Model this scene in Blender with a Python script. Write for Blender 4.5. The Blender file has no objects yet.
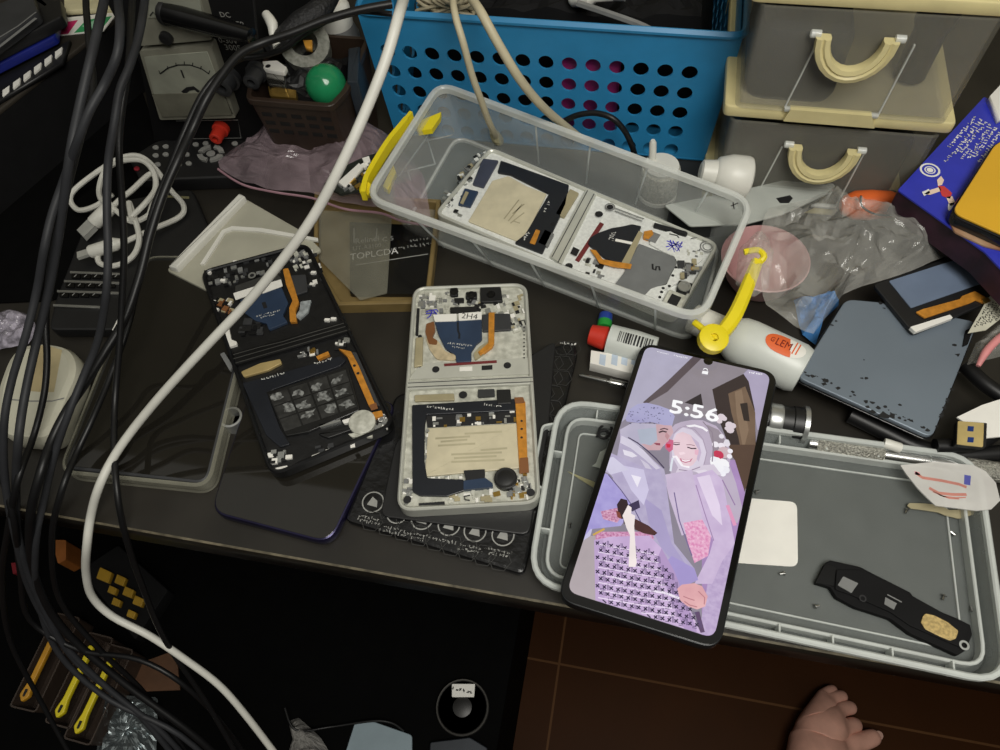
import bpy, bmesh, math, random
from mathutils import Vector, Matrix
random.seed(7)
SC = bpy.context.scene
COL = SC.collection
# ------------------------------------------------------------------ camera model (desk top is z = 0, front edge y = 0.0965)
F = 750.0
H = 0.39
def _n(v):
    return v.normalized()
XC = _n(Vector((5127, 688, -750)))
_dy = 450.0
_dx = (-XC.y * _dy - XC.z * F) / XC.x
ZC = -_n(Vector((_dx, _dy, F)))
YC = ZC.cross(XC)
CAM = Vector((0, 0, H))
RR = Matrix((XC, YC, ZC))          # world axes seen in camera axes (right, down, forward)
def ray(px, py):
    return RR @ Vector((px - 500, py - 375, F))
def at(px, py, z=0.0):
    v = ray(px, py)
    return CAM + v * ((z - H) / v.z)
def aty(px, py, y):
    v = ray(px, py)
    return CAM + v * (y / v.y)
cam_d = bpy.data.cameras.new('camera')
cam = bpy.data.objects.new('camera', cam_d)
COL.objects.link(cam)
_r, _d, _f = RR.col[0], RR.col[1], RR.col[2]
M = Matrix((_r, -_d, -_f)).transposed().to_4x4()
M.translation = CAM
cam.matrix_world = M
cam_d.sensor_width = 36
cam_d.lens = 27
cam_d.clip_start = 0.01
SC.camera = cam
# ------------------------------------------------------------------ materials
def lin(c):
    c = c / 255.0
    return c / 12.92 if c <= 0.04045 else ((c + 0.055) / 1.055) ** 2.4
def rgb(c):
    return (lin(c[0]), lin(c[1]), lin(c[2]), 1)
MATS = {}
def mat(name, c, rough=0.5, metal=0.0, alpha=1.0, emit=0.0, var=0.12, scale=60.0, bump=0.0, spec=0.5, c2=None, coat=0.0):
    if name in MATS:
        return MATS[name]
    m = bpy.data.materials.new(name)
    m.use_nodes = True
    nt = m.node_tree
    b = nt.nodes['Principled BSDF']
    b.inputs['Roughness'].default_value = rough
    b.inputs['Metallic'].default_value = metal
    b.inputs['Alpha'].default_value = alpha
    b.inputs['Specular IOR Level'].default_value = spec
    b.inputs['Coat Weight'].default_value = coat
    col = rgb(c)
    if emit > 0:
        b.inputs['Base Color'].default_value = (0.01, 0.01, 0.01, 1)
    tc = nt.nodes.new('ShaderNodeTexCoord')
    nz = nt.nodes.new('ShaderNodeTexNoise')
    nz.inputs['Scale'].default_value = scale
    nz.inputs['Detail'].default_value = 4
    nt.links.new(tc.outputs['Object'], nz.inputs['Vector'])
    rp = nt.nodes.new('ShaderNodeValToRGB')
    lo = rgb(c2) if c2 else tuple(x * (1 - var) for x in col[:3]) + (1,)
    hi = tuple(min(1, x * (1 + var)) for x in col[:3]) + (1,) if not c2 else col
    rp.color_ramp.elements[0].position = 0.35
    rp.color_ramp.elements[1].position = 0.65
    rp.color_ramp.elements[0].color = lo
    rp.color_ramp.elements[1].color = hi
    nt.links.new(nz.outputs['Fac'], rp.inputs['Fac'])
    if emit > 0:
        nt.links.new(rp.outputs['Color'], b.inputs['Emission Color'])
        b.inputs['Emission Strength'].default_value = emit
    else:
        nt.links.new(rp.outputs['Color'], b.inputs['Base Color'])
    if bump > 0:
        bp = nt.nodes.new('ShaderNodeBump')
        bp.inputs['Strength'].default_value = bump
        bp.inputs['Distance'].default_value = 0.002
        nt.links.new(nz.outputs['Fac'], bp.inputs['Height'])
        nt.links.new(bp.outputs['Normal'], b.inputs['Normal'])
    MATS[name] = m
    return m
def desat(c, k=0.10):
    g = 0.3 * c[0] + 0.59 * c[1] + 0.11 * c[2]
    return tuple(int(x * (1 - k) + g * k) for x in c)
def SCR(c, var=0.04, scale=80.0, c2=None):
    c = desat(c)
    c2 = desat(c2) if c2 else None
    return mat('screen_%d_%d_%d%s' % (c[0], c[1], c[2], 'n' if c2 else ''), c, rough=0.12, emit=SCREEN_GAIN, var=var, scale=scale, c2=c2)
SCREEN_GAIN = 1.0
K = dict(
 black=mat('black_plastic', (24, 24, 25), 0.45),
 blackgloss=mat('black_gloss_plastic', (14, 14, 15), 0.2),
 matte=mat('matte_black', (17, 17, 18), 0.8, spec=0.2),
 darkgrey=mat('dark_grey_plastic', (52, 53, 55), 0.5),
 grey=mat('grey_plastic', (120, 121, 120), 0.5),
 glass=mat('black_display_glass', (32, 30, 26), 0.04, spec=0.6, var=0.05),
 white=mat('white_plastic', (222, 221, 212), 0.4, var=0.05),
 cream=mat('cream_plastic', (214, 202, 150), 0.4, var=0.06),
 creamcord=mat('cream_cord', (200, 190, 160), 0.5, var=0.06),
 whitecord=mat('white_cord_rubber', (215, 214, 205), 0.45, var=0.04),
 cord=mat('black_cord_rubber', (20, 20, 21), 0.42, spec=0.4),
 greycord=mat('grey_cord_rubber', (46, 47, 50), 0.55, spec=0.35),
 frame=mat('silver_white_metal', (205, 206, 196), 0.35, 0.35, var=0.06),
 board=mat('white_board', (204, 204, 192), 0.45, var=0.15, scale=260, c2=(168, 168, 156)),
 alum=mat('aluminium', (190, 192, 190), 0.35, 0.8, var=0.1),
 steel=mat('steel', (170, 170, 168), 0.22, 1.0),
 navy=mat('navy_flex', (42, 58, 82), 0.35),
 blackflex=mat('black_flex', (26, 29, 36), 0.35),
 orange=mat('amber_flex', (204, 138, 52), 0.35, 0.2, var=0.15, scale=300),
 brownflex=mat('brown_flex', (126, 82, 48), 0.4),
 battery=mat('cream_battery_wrap', (203, 194, 166), 0.45, var=0.08, scale=90),
 beige=mat('beige_metal', (172, 162, 130), 0.45, 0.2),
 label=mat('white_paper_label', (235, 233, 226), 0.6, var=0.03),
 ink=mat('black_ink', (22, 22, 24), 0.6),
 whiteink=mat('white_print', (215, 215, 210), 0.5, var=0.03),
 greyink=mat('pale_grey_print', (150, 150, 146), 0.5),
 blueink=mat('blue_pen_ink', (62, 56, 190), 0.6),
 red=mat('red_plastic', (200, 52, 36), 0.4),
 darkred=mat('dark_red_strip', (110, 40, 42), 0.5),
 yellow=mat('yellow_plastic', (236, 216, 34), 0.35, var=0.05),
 ochre=mat('ochre_plastic', (176, 138, 40), 0.45),
 clear=mat('clear_plastic', (228, 232, 228), 0.16, alpha=0.27, var=0.04, spec=0.6),
 clearrim=mat('clear_plastic_rim', (232, 235, 230), 0.2, alpha=0.58, var=0.05, spec=0.6),
 clearthin=mat('clear_plastic_floor', (205, 214, 212), 0.2, alpha=0.16, var=0.04, spec=0.6),
 trayfloor=mat('hazy_plastic_floor', (126, 131, 129), 0.3, alpha=0.45, var=0.05),
 traywall=mat('hazy_plastic_wall', (185, 192, 190), 0.22, alpha=0.42, var=0.06),
 trayrim=mat('hazy_plastic_rim', (226, 231, 227), 0.2, alpha=0.66, var=0.06),
 film=mat('clear_film', (225, 224, 216), 0.1, alpha=0.26, var=0.25, scale=45, spec=0.9),
 pinkfilm=mat('pink_antistatic_film', (190, 168, 176), 0.12, alpha=0.36, var=0.25, scale=40, spec=0.8),
 blue=mat('blue_plastic', (42, 130, 180), 0.42, var=0.05),
 pcb=mat('dark_pcb', (34, 38, 34), 0.4, var=0.4, scale=400),
 gold=mat('brass', (196, 160, 84), 0.3, 0.9),
)
# ------------------------------------------------------------------ object helpers
class T:
    """one top-level thing; solo = a thing that is one mesh"""
    def __init__(s, name, label, cat, o, yaw=0.0, group=None, solo=False, kind=None, rot=None):
        s.name, s.label, s.cat, s.group, s.solo, s.kind = name, label, cat, group, solo, kind
        s.M = Matrix.Translation(Vector(o)) @ (rot.to_4x4() if rot else Matrix.Rotation(yaw, 4, 'Z'))
        s.I = s.M.inverted()
        s.obj = None
        if not solo:
            e = bpy.data.objects.new(name, None)
            e.empty_display_size = 0.01
            COL.objects.link(e)
            e.matrix_world = s.M
            s.obj = e
            s.tag(e)
    def tag(s, e):
        if s.kind:
            e['kind'] = s.kind
        if s.label:
            e['label'] = s.label
        if s.cat:
            e['category'] = s.cat
        if s.group:
            e['group'] = s.group
    def L(s, px, py, h=0.0):
        """pixel -> local point on the plane at height h over the thing's base plane"""
        o = s.I @ CAM
        d = s.I.to_3x3() @ ray(px, py)
        return o + d * ((h - o.z) / d.z)
    def W(s, p):
        return s.I @ Vector(p)
def mk(name, V, Fs, m, par, mi=None, smooth=False, flat=()):
    me = bpy.data.meshes.new(name)
    me.from_pydata([tuple(v) for v in V], [], Fs)
    ms = m if isinstance(m, (list, tuple)) else [m]
    for k in ms:
        me.materials.append(k)
    if mi:
        me.polygons.foreach_set('material_index', mi)
    if smooth:
        fl_ = set(flat)
        me.polygons.foreach_set('use_smooth', [True] * len(me.polygons))
        try:
            me.set_sharp_from_angle(angle=math.radians(40))
        except Exception:
            pass
        me.polygons.foreach_set('use_smooth', [i not in fl_ for i in range(len(me.polygons))])
    me.update()
    if isinstance(par, T):
        if par.solo and par.obj is None:
            ob = bpy.data.objects.new(par.name, me)
            COL.objects.link(ob)
            ob.matrix_world = par.M
            par.obj = ob
            par.tag(ob)
            return ob
        par = par.obj
    ob = bpy.data.objects.new(name, me)
    COL.objects.link(ob)
    if par is not None:
        ob.parent = par
    return ob
def area2(p):
    return sum(p[i][0] * p[(i + 1) % len(p)][1] - p[(i + 1) % len(p)][0] * p[i][1] for i in range(len(p)))
def ccw(p):
    p = [Vector((q[0], q[1])) for q in p]
    return p if area2(p) > 0 else p[::-1]
def rnd(p, r, n=4):
    """round the corners of a polygon"""
    out = []
    N = len(p)
    p = [Vector((q[0], q[1])) for q in p]
    for i in range(N):
        a, b, c = p[i - 1], p[i], p[(i + 1) % N]
        ra = min(r, (a - b).length * 0.48)
        rc = min(r, (c - b).length * 0.48)
        s = b + (a - b).normalized() * ra
        e = b + (c - b).normalized() * rc
        for k in range(n + 1):
            t = k / n
            out.append(s * (1 - t) ** 2 + b * 2 * t * (1 - t) + e * t * t)
    return out
def inset(p, d):
    N = len(p)
    out = []
    for i in range(N):
        a, b, c = p[i - 1], p[i], p[(i + 1) % N]
        e1 = (b - a)
        e2 = (c - b)
        n1 = Vector((-e1.y, e1.x))
        n2 = Vector((-e2.y, e2.x))
        if n1.length < 1e-9 or n2.length < 1e-9:
            out.append(b.copy())
            continue
        nn = (n1.normalized() + n2.normalized())
        if nn.length < 1e-6:
            out.append(b.copy())
            continue
        nn.normalize()
        k = max(0.5, nn.dot(n1.normalized()))
        out.append(b + nn * (d / k))
    return out
def rings(name, rs, m, par, cap0=True, cap1=True, smooth=True):
    """loft closed rings of 3-D points with equal counts"""
    V, Fs = [], []
    n = len(rs[0])
    for r in rs:
        V += list(r)
    for k in range(len(rs) - 1):
        for i in range(n):
            j = (i + 1) % n
            Fs.append((k * n + i, k * n + j, (k + 1) * n + j, (k + 1) * n + i))
    flat = []
    if cap0:
        flat.append(len(Fs))
        Fs.append(tuple(range(n - 1, -1, -1)))
    if cap1:
        flat.append(len(Fs))
        Fs.append(tuple(range((len(rs) - 1) * n, len(rs) * n)))
    return mk(name, V, Fs, m, par, smooth=smooth, flat=flat)
def z3(p, z):
    return [Vector((q[0], q[1], z)) for q in p]
def prism(name, p, h0, h1, m, par, bev=0.0, smooth=True):
    p = ccw(p)
    if bev > 0:
        b = min(bev, (h1 - h0) * 0.45)
        q = inset(p, b)
        q2 = inset(p, b * 0.3)
        rs = [z3(q, h0), z3(q2, h0 + b * 0.3), z3(p, h0 + b), z3(p, h1 - b), z3(q2, h1 - b * 0.3), z3(q, h1)]
    else:
        rs = [z3(p, h0), z3(p, h1)]
    return rings(name, rs, m, par, smooth=smooth)
def pp(t, name, pts, h0, h1, m, par=None, r=0.0, bev=0.0, n=4):
    """prism whose top outline (h1) is given in photo pixels on the thing's own plane"""
    q = ccw([t.L(x, y, h1) for x, y in pts])
    if r > 0:
        q = rnd(q, r, n)
    return prism(name, q, h0, h1, m, par or t, bev)
def frame_ring(name, p, wid, h0, h1, m, par, bev=0.0008, floor=None):
    """a rim: outline p, width wid"""
    p = ccw(p)
    q = inset(p, wid)
    pb = inset(p, bev)
    qb = inset(p, wid - bev)
    rs = [z3(q, h0), z3(p, h0), z3(p, h1 - bev), z3(pb, h1), z3(qb, h1), z3(q, h1 - bev), z3(q, h0)]
    return rings(name, rs, m, par, cap0=False, cap1=False)
def box(name, c, s, m, par, bev=0.001, rot=0.0):
    x, y = s[0] / 2, s[1] / 2
    ca, sa = math.cos(rot), math.sin(rot)
    p = [(c[0] + a * ca - b * sa, c[1] + a * sa + b * ca) for a, b in ((-x, -y), (x, -y), (x, y), (-x, y))]
    if bev > 0:
        p = rnd(p, bev * 1.5, 3)
    return prism(name, p, c[2] - s[2] / 2, c[2] + s[2] / 2, m, par, bev)
def crom(P, k=6):
    P = [Vector(p) for p in P]
    out = []
    for i in range(len(P) - 1):
        a = P[max(0, i - 1)]
        b, c = P[i], P[i + 1]
        d = P[min(len(P) - 1, i + 2)]
        for s in range(k):
            t = s / k
            out.append(0.5 * ((2 * b) + (c - a) * t + (2 * a - 5 * b + 4 * c - d) * t * t + (3 * b - a - 3 * c + d) * t ** 3))
    out.append(P[-1])
    return out
def tube(name, P, r, m, par, k=6, n=10, local=None):
    """round cord through world points P; r a number or one radius per point"""
    Q = crom(P, k)
    N = len(Q)
    def rad(i):
        if isinstance(r, (int, float)):
            return r
        f = i / (N - 1) * (len(r) - 1)
        a = int(min(f, len(r) - 2))
        return r[a] + (r[a + 1] - r[a]) * (f - a)
    rs = []
    up = Vector((0.13, 0.2, 0.97))
    for i in range(N):
        d = (Q[min(N - 1, i + 1)] - Q[max(0, i - 1)])
        if d.length < 1e-9:
            d = Vector((0, 0, 1))
        d.normalize()
        u = up - d * up.dot(d)
        if u.length < 1e-4:
            u = Vector((1, 0, 0)) - d * d.x
        u.normalize()
        up = u
        v = d.cross(u)
        rs.append([Q[i] + (u * math.cos(2 * math.pi * a / n) + v * math.sin(2 * math.pi * a / n)) * rad(i) for a in range(n)])
    if isinstance(par, T):
        rs = [[par.W(p) for p in g] for g in rs]
    elif local is not None:
        rs = [[local.W(p) for p in g] for g in rs]
    return rings(name, rs, m, par)
def cord(name, label, P, r, m, cat='cable', group=None, k=6):
    t = T(name, label, cat, P[0], group=group, solo=True)
    tube(name, P, r, m, t, k)
    return t
def lathe(name, prof, o, ax, m, par, n=24, local=None):
    """profile of (distance along axis, radius) about axis ax from o, world coordinates"""
    ax = Vector(ax).normalized()
    u = ax.orthogonal().normalized()
    v = ax.cross(u)
    o = Vector(o)
    rs = [[o + ax * a + (u * math.cos(2 * math.pi * i / n) + v * math.sin(2 * math.pi * i / n)) * max(rr, 1e-5) for i in range(n)] for a, rr in prof]
    tt = par if isinstance(par, T) else local
    if tt is not None:
        rs = [[tt.W(p) for p in g] for g in rs]
    return rings(name, rs, m, par)
class Flat:
    """many small flat or raised patches of one part, joined into one mesh"""
    def __init__(s):
        s.V, s.Fs, s.mi, s.ms = [], [], [], []
        s.cuts = []
    def idx(s, m):
        if m not in s.ms:
            s.ms.append(m)
        return s.ms.index(m)
    def poly(s, p, z, m):
        p = ccw(p)
        b = len(s.V)
        s.V += z3(p, z)
        s.Fs.append(tuple(range(b, b + len(p))))
        s.mi.append(s.idx(m))
    def block(s, p, z0, z1, m):
        p = ccw(p)
        b = len(s.V)
        n = len(p)
        s.V += z3(p, z0) + z3(p, z1)
        i = s.idx(m)
        for k in range(n):
            j = (k + 1) % n
            s.Fs.append((b + k, b + j, b + n + j, b + n + k))
            s.mi.append(i)
        s.Fs.append(tuple(range(b + n, b + 2 * n)))
        s.mi.append(i)
    def stroke(s, p, w, z, m):
        p = [Vector((q[0], q[1])) for q in p]
        L, R = [], []
        for i in range(len(p)):
            d = p[min(len(p) - 1, i + 1)] - p[max(0, i - 1)]
            if d.length < 1e-9:
                d = Vector((1, 0))
            d.normalize()
            nn = Vector((-d.y, d.x)) * w / 2
            L.append(p[i] + nn)
            R.append(p[i] - nn)
        b = len(s.V)
        n = len(p)
        s.V += z3(L, z) + z3(R, z)
        for k in range(n - 1):
            s.Fs.append((b + n + k, b + n + k + 1, b + k + 1, b + k))
            s.mi.append(s.idx(m))
    def disc(s, c, r, z, m, n=16, ry=None):
        s.poly([(c[0] + r * math.cos(2 * math.pi * k / n), c[1] + (ry or r) * math.sin(2 * math.pi * k / n)) for k in range(n)], z, m)
    def circle(s, c, r, w, z, m, n=24, a0=0, a1=2 * math.pi):
        s.stroke([(c[0] + r * math.cos(a0 + (a1 - a0) * k / n), c[1] + r * math.sin(a0 + (a1 - a0) * k / n)) for k in range(n + 1)], w, z, m)
    def text(s, st, c, size, ang, z, m, sx=1.0, align='CENTER'):
        if st[0] == '~':
            # print too small to read: a row of tiny strokes
            n = int(st[1:])
            rg = random.Random(n * 31 + int(abs(c[0]) * 1e5))
            ca, sa = math.cos(ang), math.sin(ang)
            for k in range(n):
                x0 = (k - n / 2) * size * 0.62
                for _ in range(2):
                    x, y = x0 + rg.uniform(0, 0.25) * size, rg.uniform(-0.36, 0.05) * size
                    if rg.random() < 0.55:
                        q = [(x, y), (x, y + 0.4 * size)]
                    else:
                        q = [(x - 0.1 * size, y + 0.2 * size), (x + 0.3 * size, y + 0.2 * size)]
                    s.stroke([(c[0] + u * ca - v * sa, c[1] + u * sa + v * ca) for u, v in q], size * 0.16, z, m)
            return
        V, Fs = glyphs(st, align)
        b = len(s.V)
        ca, sa = math.cos(ang), math.sin(ang)
        for v in V:
            x, y = v[0] * size * sx, v[1] * size
            s.V.append(Vector((c[0] + x * ca - y * sa, c[1] + x * sa + y * ca, z)))
        for f in Fs:
            s.Fs.append(tuple(b + i for i in f))
            s.mi.append(s.idx(m))
    def chips(s, t, quad, n, h0, h1, ms, smin, smax, seed):
        s.cuts.append(len(s.Fs))
        rg = random.Random(seed)
        a, b, c, d = [t.L(x, y, h1) for x, y in quad]
        e = (b - a).normalized()
        f = Vector((-e.y, e.x, 0))
        for _ in range(n):
            u, v = rg.random(), rg.random()
            p = (a * (1 - u) + b * u) * (1 - v) + (d * (1 - u) + c * u) * v
            w, l = rg.uniform(smin, smax), rg.uniform(smin, smax)
            q = [p + e * w * i + f * l * j for i, j in ((-.5, -.5), (.5, -.5), (.5, .5), (-.5, .5))]
            s.block(q, h0, h0 + (h1 - h0) * rg.uniform(0.4, 1), rg.choice(ms))
    def build(s, name, par):
        if name.endswith('_components') and len(s.cuts) > 1:
            # each cluster of components is a part of its own
            cut = [0] + s.cuts[1:] + [len(s.Fs)]
            for a, b in zip(cut[:-1], cut[1:]):
                use = sorted({i for f in s.Fs[a:b] for i in f})
                ix = {v: k for k, v in enumerate(use)}
                mk(name[:-1] + '_cluster', [s.V[i] for i in use], [tuple(ix[i] for i in f) for f in s.Fs[a:b]], s.ms, par, s.mi[a:b])
            return None
        return mk(name, s.V, s.Fs, s.ms, par, s.mi)
_G = {}
def glyphs(st, align):
    key = (st, align)
    if key not in _G:
        cu = bpy.data.curves.new('lettering', 'FONT')
        cu.body = st
        cu.align_x = align
        cu.align_y = 'CENTER'
        cu.resolution_u = 2
        ob = bpy.data.objects.new('lettering', cu)
        COL.objects.link(ob)
        dg = bpy.context.evaluated_depsgraph_get()
        dg.update()
        me = bpy.data.meshes.new_from_object(ob.evaluated_get(dg))
        V = [(v.co.x, v.co.y) for v in me.vertices]
        Fs = []
        for p in me.polygons:
            f = list(p.vertices)
            a = area2([V[i] for i in f])
            Fs.append(tuple(f if a > 0 else f[::-1]))
        bpy.data.objects.remove(ob)
        bpy.data.curves.remove(cu)
        bpy.data.meshes.remove(me)
        _G[key] = (V, Fs)
    return _G[key]
def crop(x0, y0, k):
    return lambda *a: [(x0 + a[i] * k, y0 + a[i + 1] * k) for i in range(0, len(a), 2)]
def q4(x0, y0, x1, y1):
    return [(x0, y0), (x1, y0), (x1, y1), (x0, y1)]
def tub(name, ob, ot, h0, h1, th, r, m, par, flange=0.0, fz=0.003, floor=0.0015):
    """open container: outer outline at the bottom and at the top, wall thickness, rim flange"""
    ob, ot = rnd(ccw(ob), r), rnd(ccw(ot), r)
    ib, it = inset(ob, th), inset(ot, th)
    rs = [z3(ob, h0)]
    if flange > 0:
        fo = inset(ot, -flange)
        rs += [z3(ot, h1 - fz), z3(fo, h1 - fz), z3(inset(ot, -flange), h1 - 0.0004), z3(inset(ot, -flange + 0.0005), h1)]
    else:
        rs += [z3(ot, h1)]
    rs += [z3(it, h1), z3(ib, h0 + floor)]
    return rings(name, rs, m, par, smooth=False)
def sheet(name, outline, zf, m, par, nx=26, ny=20, amp=0.004, freq=60.0, seed=0, floor=0.0008):
    """crumpled film over a world-space outline [(x,y)...]; zf(x,y) base height"""
    from mathutils import noise
    P = ccw(outline)
    xs = [p.x for p in P]
    ys = [p.y for p in P]
    x0, x1, y0, y1 = min(xs), max(xs), min(ys), max(ys)
    c = Vector((sum(xs) / len(xs), sum(ys) / len(ys)))
    V, Fs = [], []
    nr = ny
    N = nx * 2
    per = []
    L = [(P[i] - P[(i + 1) % len(P)]).length for i in range(len(P))]
    tot = sum(L)
    for k in range(N):
        s = tot * k / N
        i = 0
        while s > L[i]:
            s -= L[i]
            i += 1
        per.append(P[i].lerp(P[(i + 1) % len(P)], s / L[i]))
    for j in range(nr + 1):
        t = 1 - j / (nr + 0.3)
        for k in range(N):
            q = c.lerp(per[k], t)
            e = 1 - t
            cr = 0
            w = 1.0
            f = freq
            for o in range(3):
                nv = noise.noise(Vector((q.x * f + seed * 7.1, q.y * f, seed * 3.3)))
                cr += w * (1 - 2 * abs(nv) * 1.6)
                w *= 0.5
                f *= 2.1
            V.append(Vector((q.x, q.y, max(zf(q.x, q.y, e) + amp * cr * min(1, 0.25 + e * 3), floor))))
    for j in range(nr):
        for k in range(N):
            k2 = (k + 1) % N
            Fs.append((j * N + k, j * N + k2, (j + 1) * N + k2, (j + 1) * N + k))
    Fs.append(tuple(nr * N + k for k in range(N)))
    if isinstance(par, T):
        V = [par.W(v) for v in V]
    return mk(name, V, Fs, m, par, smooth=False)
# ================================================================== setting
FZ = -0.74
def tile_mat():
    m = bpy.data.materials.new('brown_floor_tile')
    m.use_nodes = True
    nt = m.node_tree
    b = nt.nodes['Principled BSDF']
    b.inputs['Roughness'].default_value = 0.5
    b.inputs['Specular IOR Level'].default_value = 0.08
    tc = nt.nodes.new('ShaderNodeTexCoord')
    br = nt.nodes.new('ShaderNodeTexBrick')
    br.offset = 0.0
    br.inputs['Scale'].default_value = 1.0
    br.inputs['Mortar Size'].default_value = 0.0016
    br.inputs['Brick Width'].default_value = 0.6
    br.inputs['Row Height'].default_value = 0.4
    br.inputs['Mortar'].default_value = rgb((96, 66, 40))
    nz = nt.nodes.new('ShaderNodeTexNoise')
    nz.inputs['Scale'].default_value = 9
    nz.inputs['Detail'].default_value = 5
    rp = nt.nodes.new('ShaderNodeValToRGB')
    rp.color_ramp.elements[0].color = rgb((50, 28, 11))
    rp.color_ramp.elements[1].color = rgb((66, 37, 15))
    nt.links.new(tc.outputs['Object'], br.inputs['Vector'])
    nt.links.new(tc.outputs['Object'], nz.inputs['Vector'])
    nt.links.new(nz.outputs['Fac'], rp.inputs['Fac'])
    nt.links.new(rp.outputs['Color'], br.inputs['Color1'])
    nt.links.new(rp.outputs['Color'], br.inputs['Color2'])
    nt.links.new(br.outputs['Color'], b.inputs['Base Color'])
    return m
t = T('floor', None, None, (-0.0165, 0.197, FZ), solo=True, kind='structure')
mk('floor', z3([(-1.6, -1.4), (1.6, -1.4), (1.6, 0.6), (-1.6, 0.6)], 0) + z3([(-1.6, -1.4), (1.6, -1.4), (1.6, 0.6), (-1.6, 0.6)], -0.05),
   [(0, 1, 2, 3), (7, 6, 5, 4), (0, 4, 5, 1), (1, 5, 6, 2), (2, 6, 7, 3), (3, 7, 4, 0)], tile_mat(), t)
t = T('wall_back', None, None, (0, 0.72, FZ), solo=True, kind='structure')
prism('wall_back', [(-1.6, 0), (1.6, 0), (1.6, 0.06), (-1.6, 0.06)], 0, 2.4, mat('cream_wall_paint', (196, 188, 160), 0.8, scale=8, var=0.05), t)
# desk
WOOD = mat('black_brown_laminate', (36, 33, 28), 0.42, var=0.25, scale=22, bump=0.05)
EDGE = mat('worn_laminate_edge', (98, 91, 74), 0.5, var=0.5, scale=120)
dk = T('desk', 'long black-brown laminate desk covered with phones and clutter', 'desk', (0, 0.0965, FZ))
hz = -FZ
prism('desk_top', [(-0.95, 0), (0.95, 0), (0.95, 0.6), (-0.95, 0.6)], hz - 0.024, hz, WOOD, dk)
prism('edge_band', [(-0.95, -0.0008), (0.95, -0.0008), (0.95, 0.0004), (-0.95, 0.0004)], hz - 0.0010, hz + 0.0003, EDGE, dk)
prism('modesty_panel', [(-0.9, 0.53), (0.9, 0.53), (0.9, 0.55), (-0.9, 0.55)], 0.1, hz - 0.024, WOOD, dk)
for sx in (-0.93, 0.91):
    prism('side_panel', [(sx, 0.02), (sx + 0.02, 0.02), (sx + 0.02, 0.58), (sx, 0.58)], 0, hz - 0.024, WOOD, dk)
# low black cabinet under the desk
BK = mat('black_cabinet_paint', (6, 6, 6), 0.8, spec=0.05)
CZ = -0.40
cb = T('storage_cabinet', 'low black cabinet standing on the tiles under the desk', 'cabinet', (-0.36, 0.28, FZ))
prism('body', rnd([(-0.5, -0.38), (0.298, -0.38), (0.298, 0.3), (-0.5, 0.3)], 0.006), 0, CZ - FZ - 0.016, BK, cb)
prism('top_panel', rnd([(-0.505, -0.385), (0.302, -0.385), (0.302, 0.305), (-0.505, 0.305)], 0.006), CZ - FZ - 0.016, CZ - FZ, BK, cb, 0.002)

# ================================================================== back row
# --- blue perforated basket
bb = T('plastic_basket', 'blue plastic basket with rows of round holes behind the clear box', 'basket', (-0.07, 0.528, 0.0))
def holed(name, c00, c10, c11, c01, nu, nv, u0, u1, v0, v1, rr_, th, m, par, skip=()):
    """wall panel with a grid of round holes; corners in order bottom-left, bottom-right, top-right, top-left (local)"""
    c00, c10, c11, c01 = map(Vector, (c00, c10, c11, c01))
    nrm = (c10 - c00).cross(c01 - c00).normalized()
    Wd = ((c10 - c00).length + (c11 - c01).length) / 2
    Ht = (c01 - c00).length
    V, Fs = [], []
    def P(u, v, o):
        V.append((c00 * (1 - u) + c10 * u) * (1 - v) + (c01 * (1 - u) + c11 * u) * v - nrm * o)
        return len(V) - 1
    us = [0, u0] + [u0 + (u1 - u0) * (i + 1) / nu for i in range(nu)] + [1]
    vs = [0, v0] + [v0 + (v1 - v0) * (i + 1) / nv for i in range(nv)] + [1]
    for i in range(len(us) - 1):
        for j in range(len(vs) - 1):
            a, b, c, d = us[i], us[i + 1], vs[j], vs[j + 1]
            hole = 0 < i < len(us) - 2 and 0 < j < len(vs) - 2 and (i - 1, j - 1) not in skip
            if not hole:
                f = [P(a, c, 0), P(b, c, 0), P(b, d, 0), P(a, d, 0)]
                g = [P(a, c, th), P(a, d, th), P(b, d, th), P(b, c, th)]
                Fs.append(f)
                Fs.append(g)
                continue
            cu, cv = (a + b) / 2, (c + d) / 2
            n = 16
            out, inn, outb, innb = [], [], [], []
            for k in range(n):
                an = 2 * math.pi * k / n - math.pi / 4
                x, y = math.cos(an), math.sin(an)
                s = 1 / max(abs(x), abs(y))
                ou, ov = cu + x * s * (b - a) / 2, cv + y * s * (d - c) / 2
                iu, iv = cu + x * rr_ / Wd, cv + y * rr_ / Ht
                out.append(P(ou, ov, 0)); inn.append(P(iu, iv, 0))
                outb.append(P(ou, ov, th)); innb.append(P(iu, iv, th))
            for k in range(n):
                j2 = (k + 1) % n
                Fs.append((out[k], out[j2], inn[j2], inn[k]))
                Fs.append((outb[j2], outb[k], innb[k], innb[j2]))
                Fs.append((inn[k], inn[j2], innb[j2], innb[k]))
    return mk(name, V, Fs, m, par)
bz = 0.097
# local frame: origin (-.07,.52,0)
fbl, fbr = (-0.114, -0.104, 0.0), (0.116, -0.104, 0.0)
ftl, ftr = (-0.125, -0.0975, bz), (0.123, -0.0975, bz)
bbl, bbr = (-0.114, 0.09, 0.0), (0.116, 0.09, 0.0)
btl, btr = (-0.125, 0.096, bz), (0.123, 0.096, bz)
holed('front_wall', fbl, fbr, ftr, ftl, 14, 5, 0.023, 0.925, 0.0, 0.785, 0.0051, 0.002, K['blue'], bb)
holed('back_wall', bbr, bbl, btl, btr, 14, 5, 0.023, 0.925, 0.0, 0.785, 0.0051, 0.002, K['blue'], bb)
holed('end_wall', bbl, fbl, ftl, btl, 11, 5, 0.08, 0.92, 0.0, 0.785, 0.0050, 0.002, K['blue'], bb)
holed('end_wall', fbr, bbr, btr, ftr, 11, 5, 0.08, 0.92, 0.0, 0.785, 0.0050, 0.002, K['blue'], bb)
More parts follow.
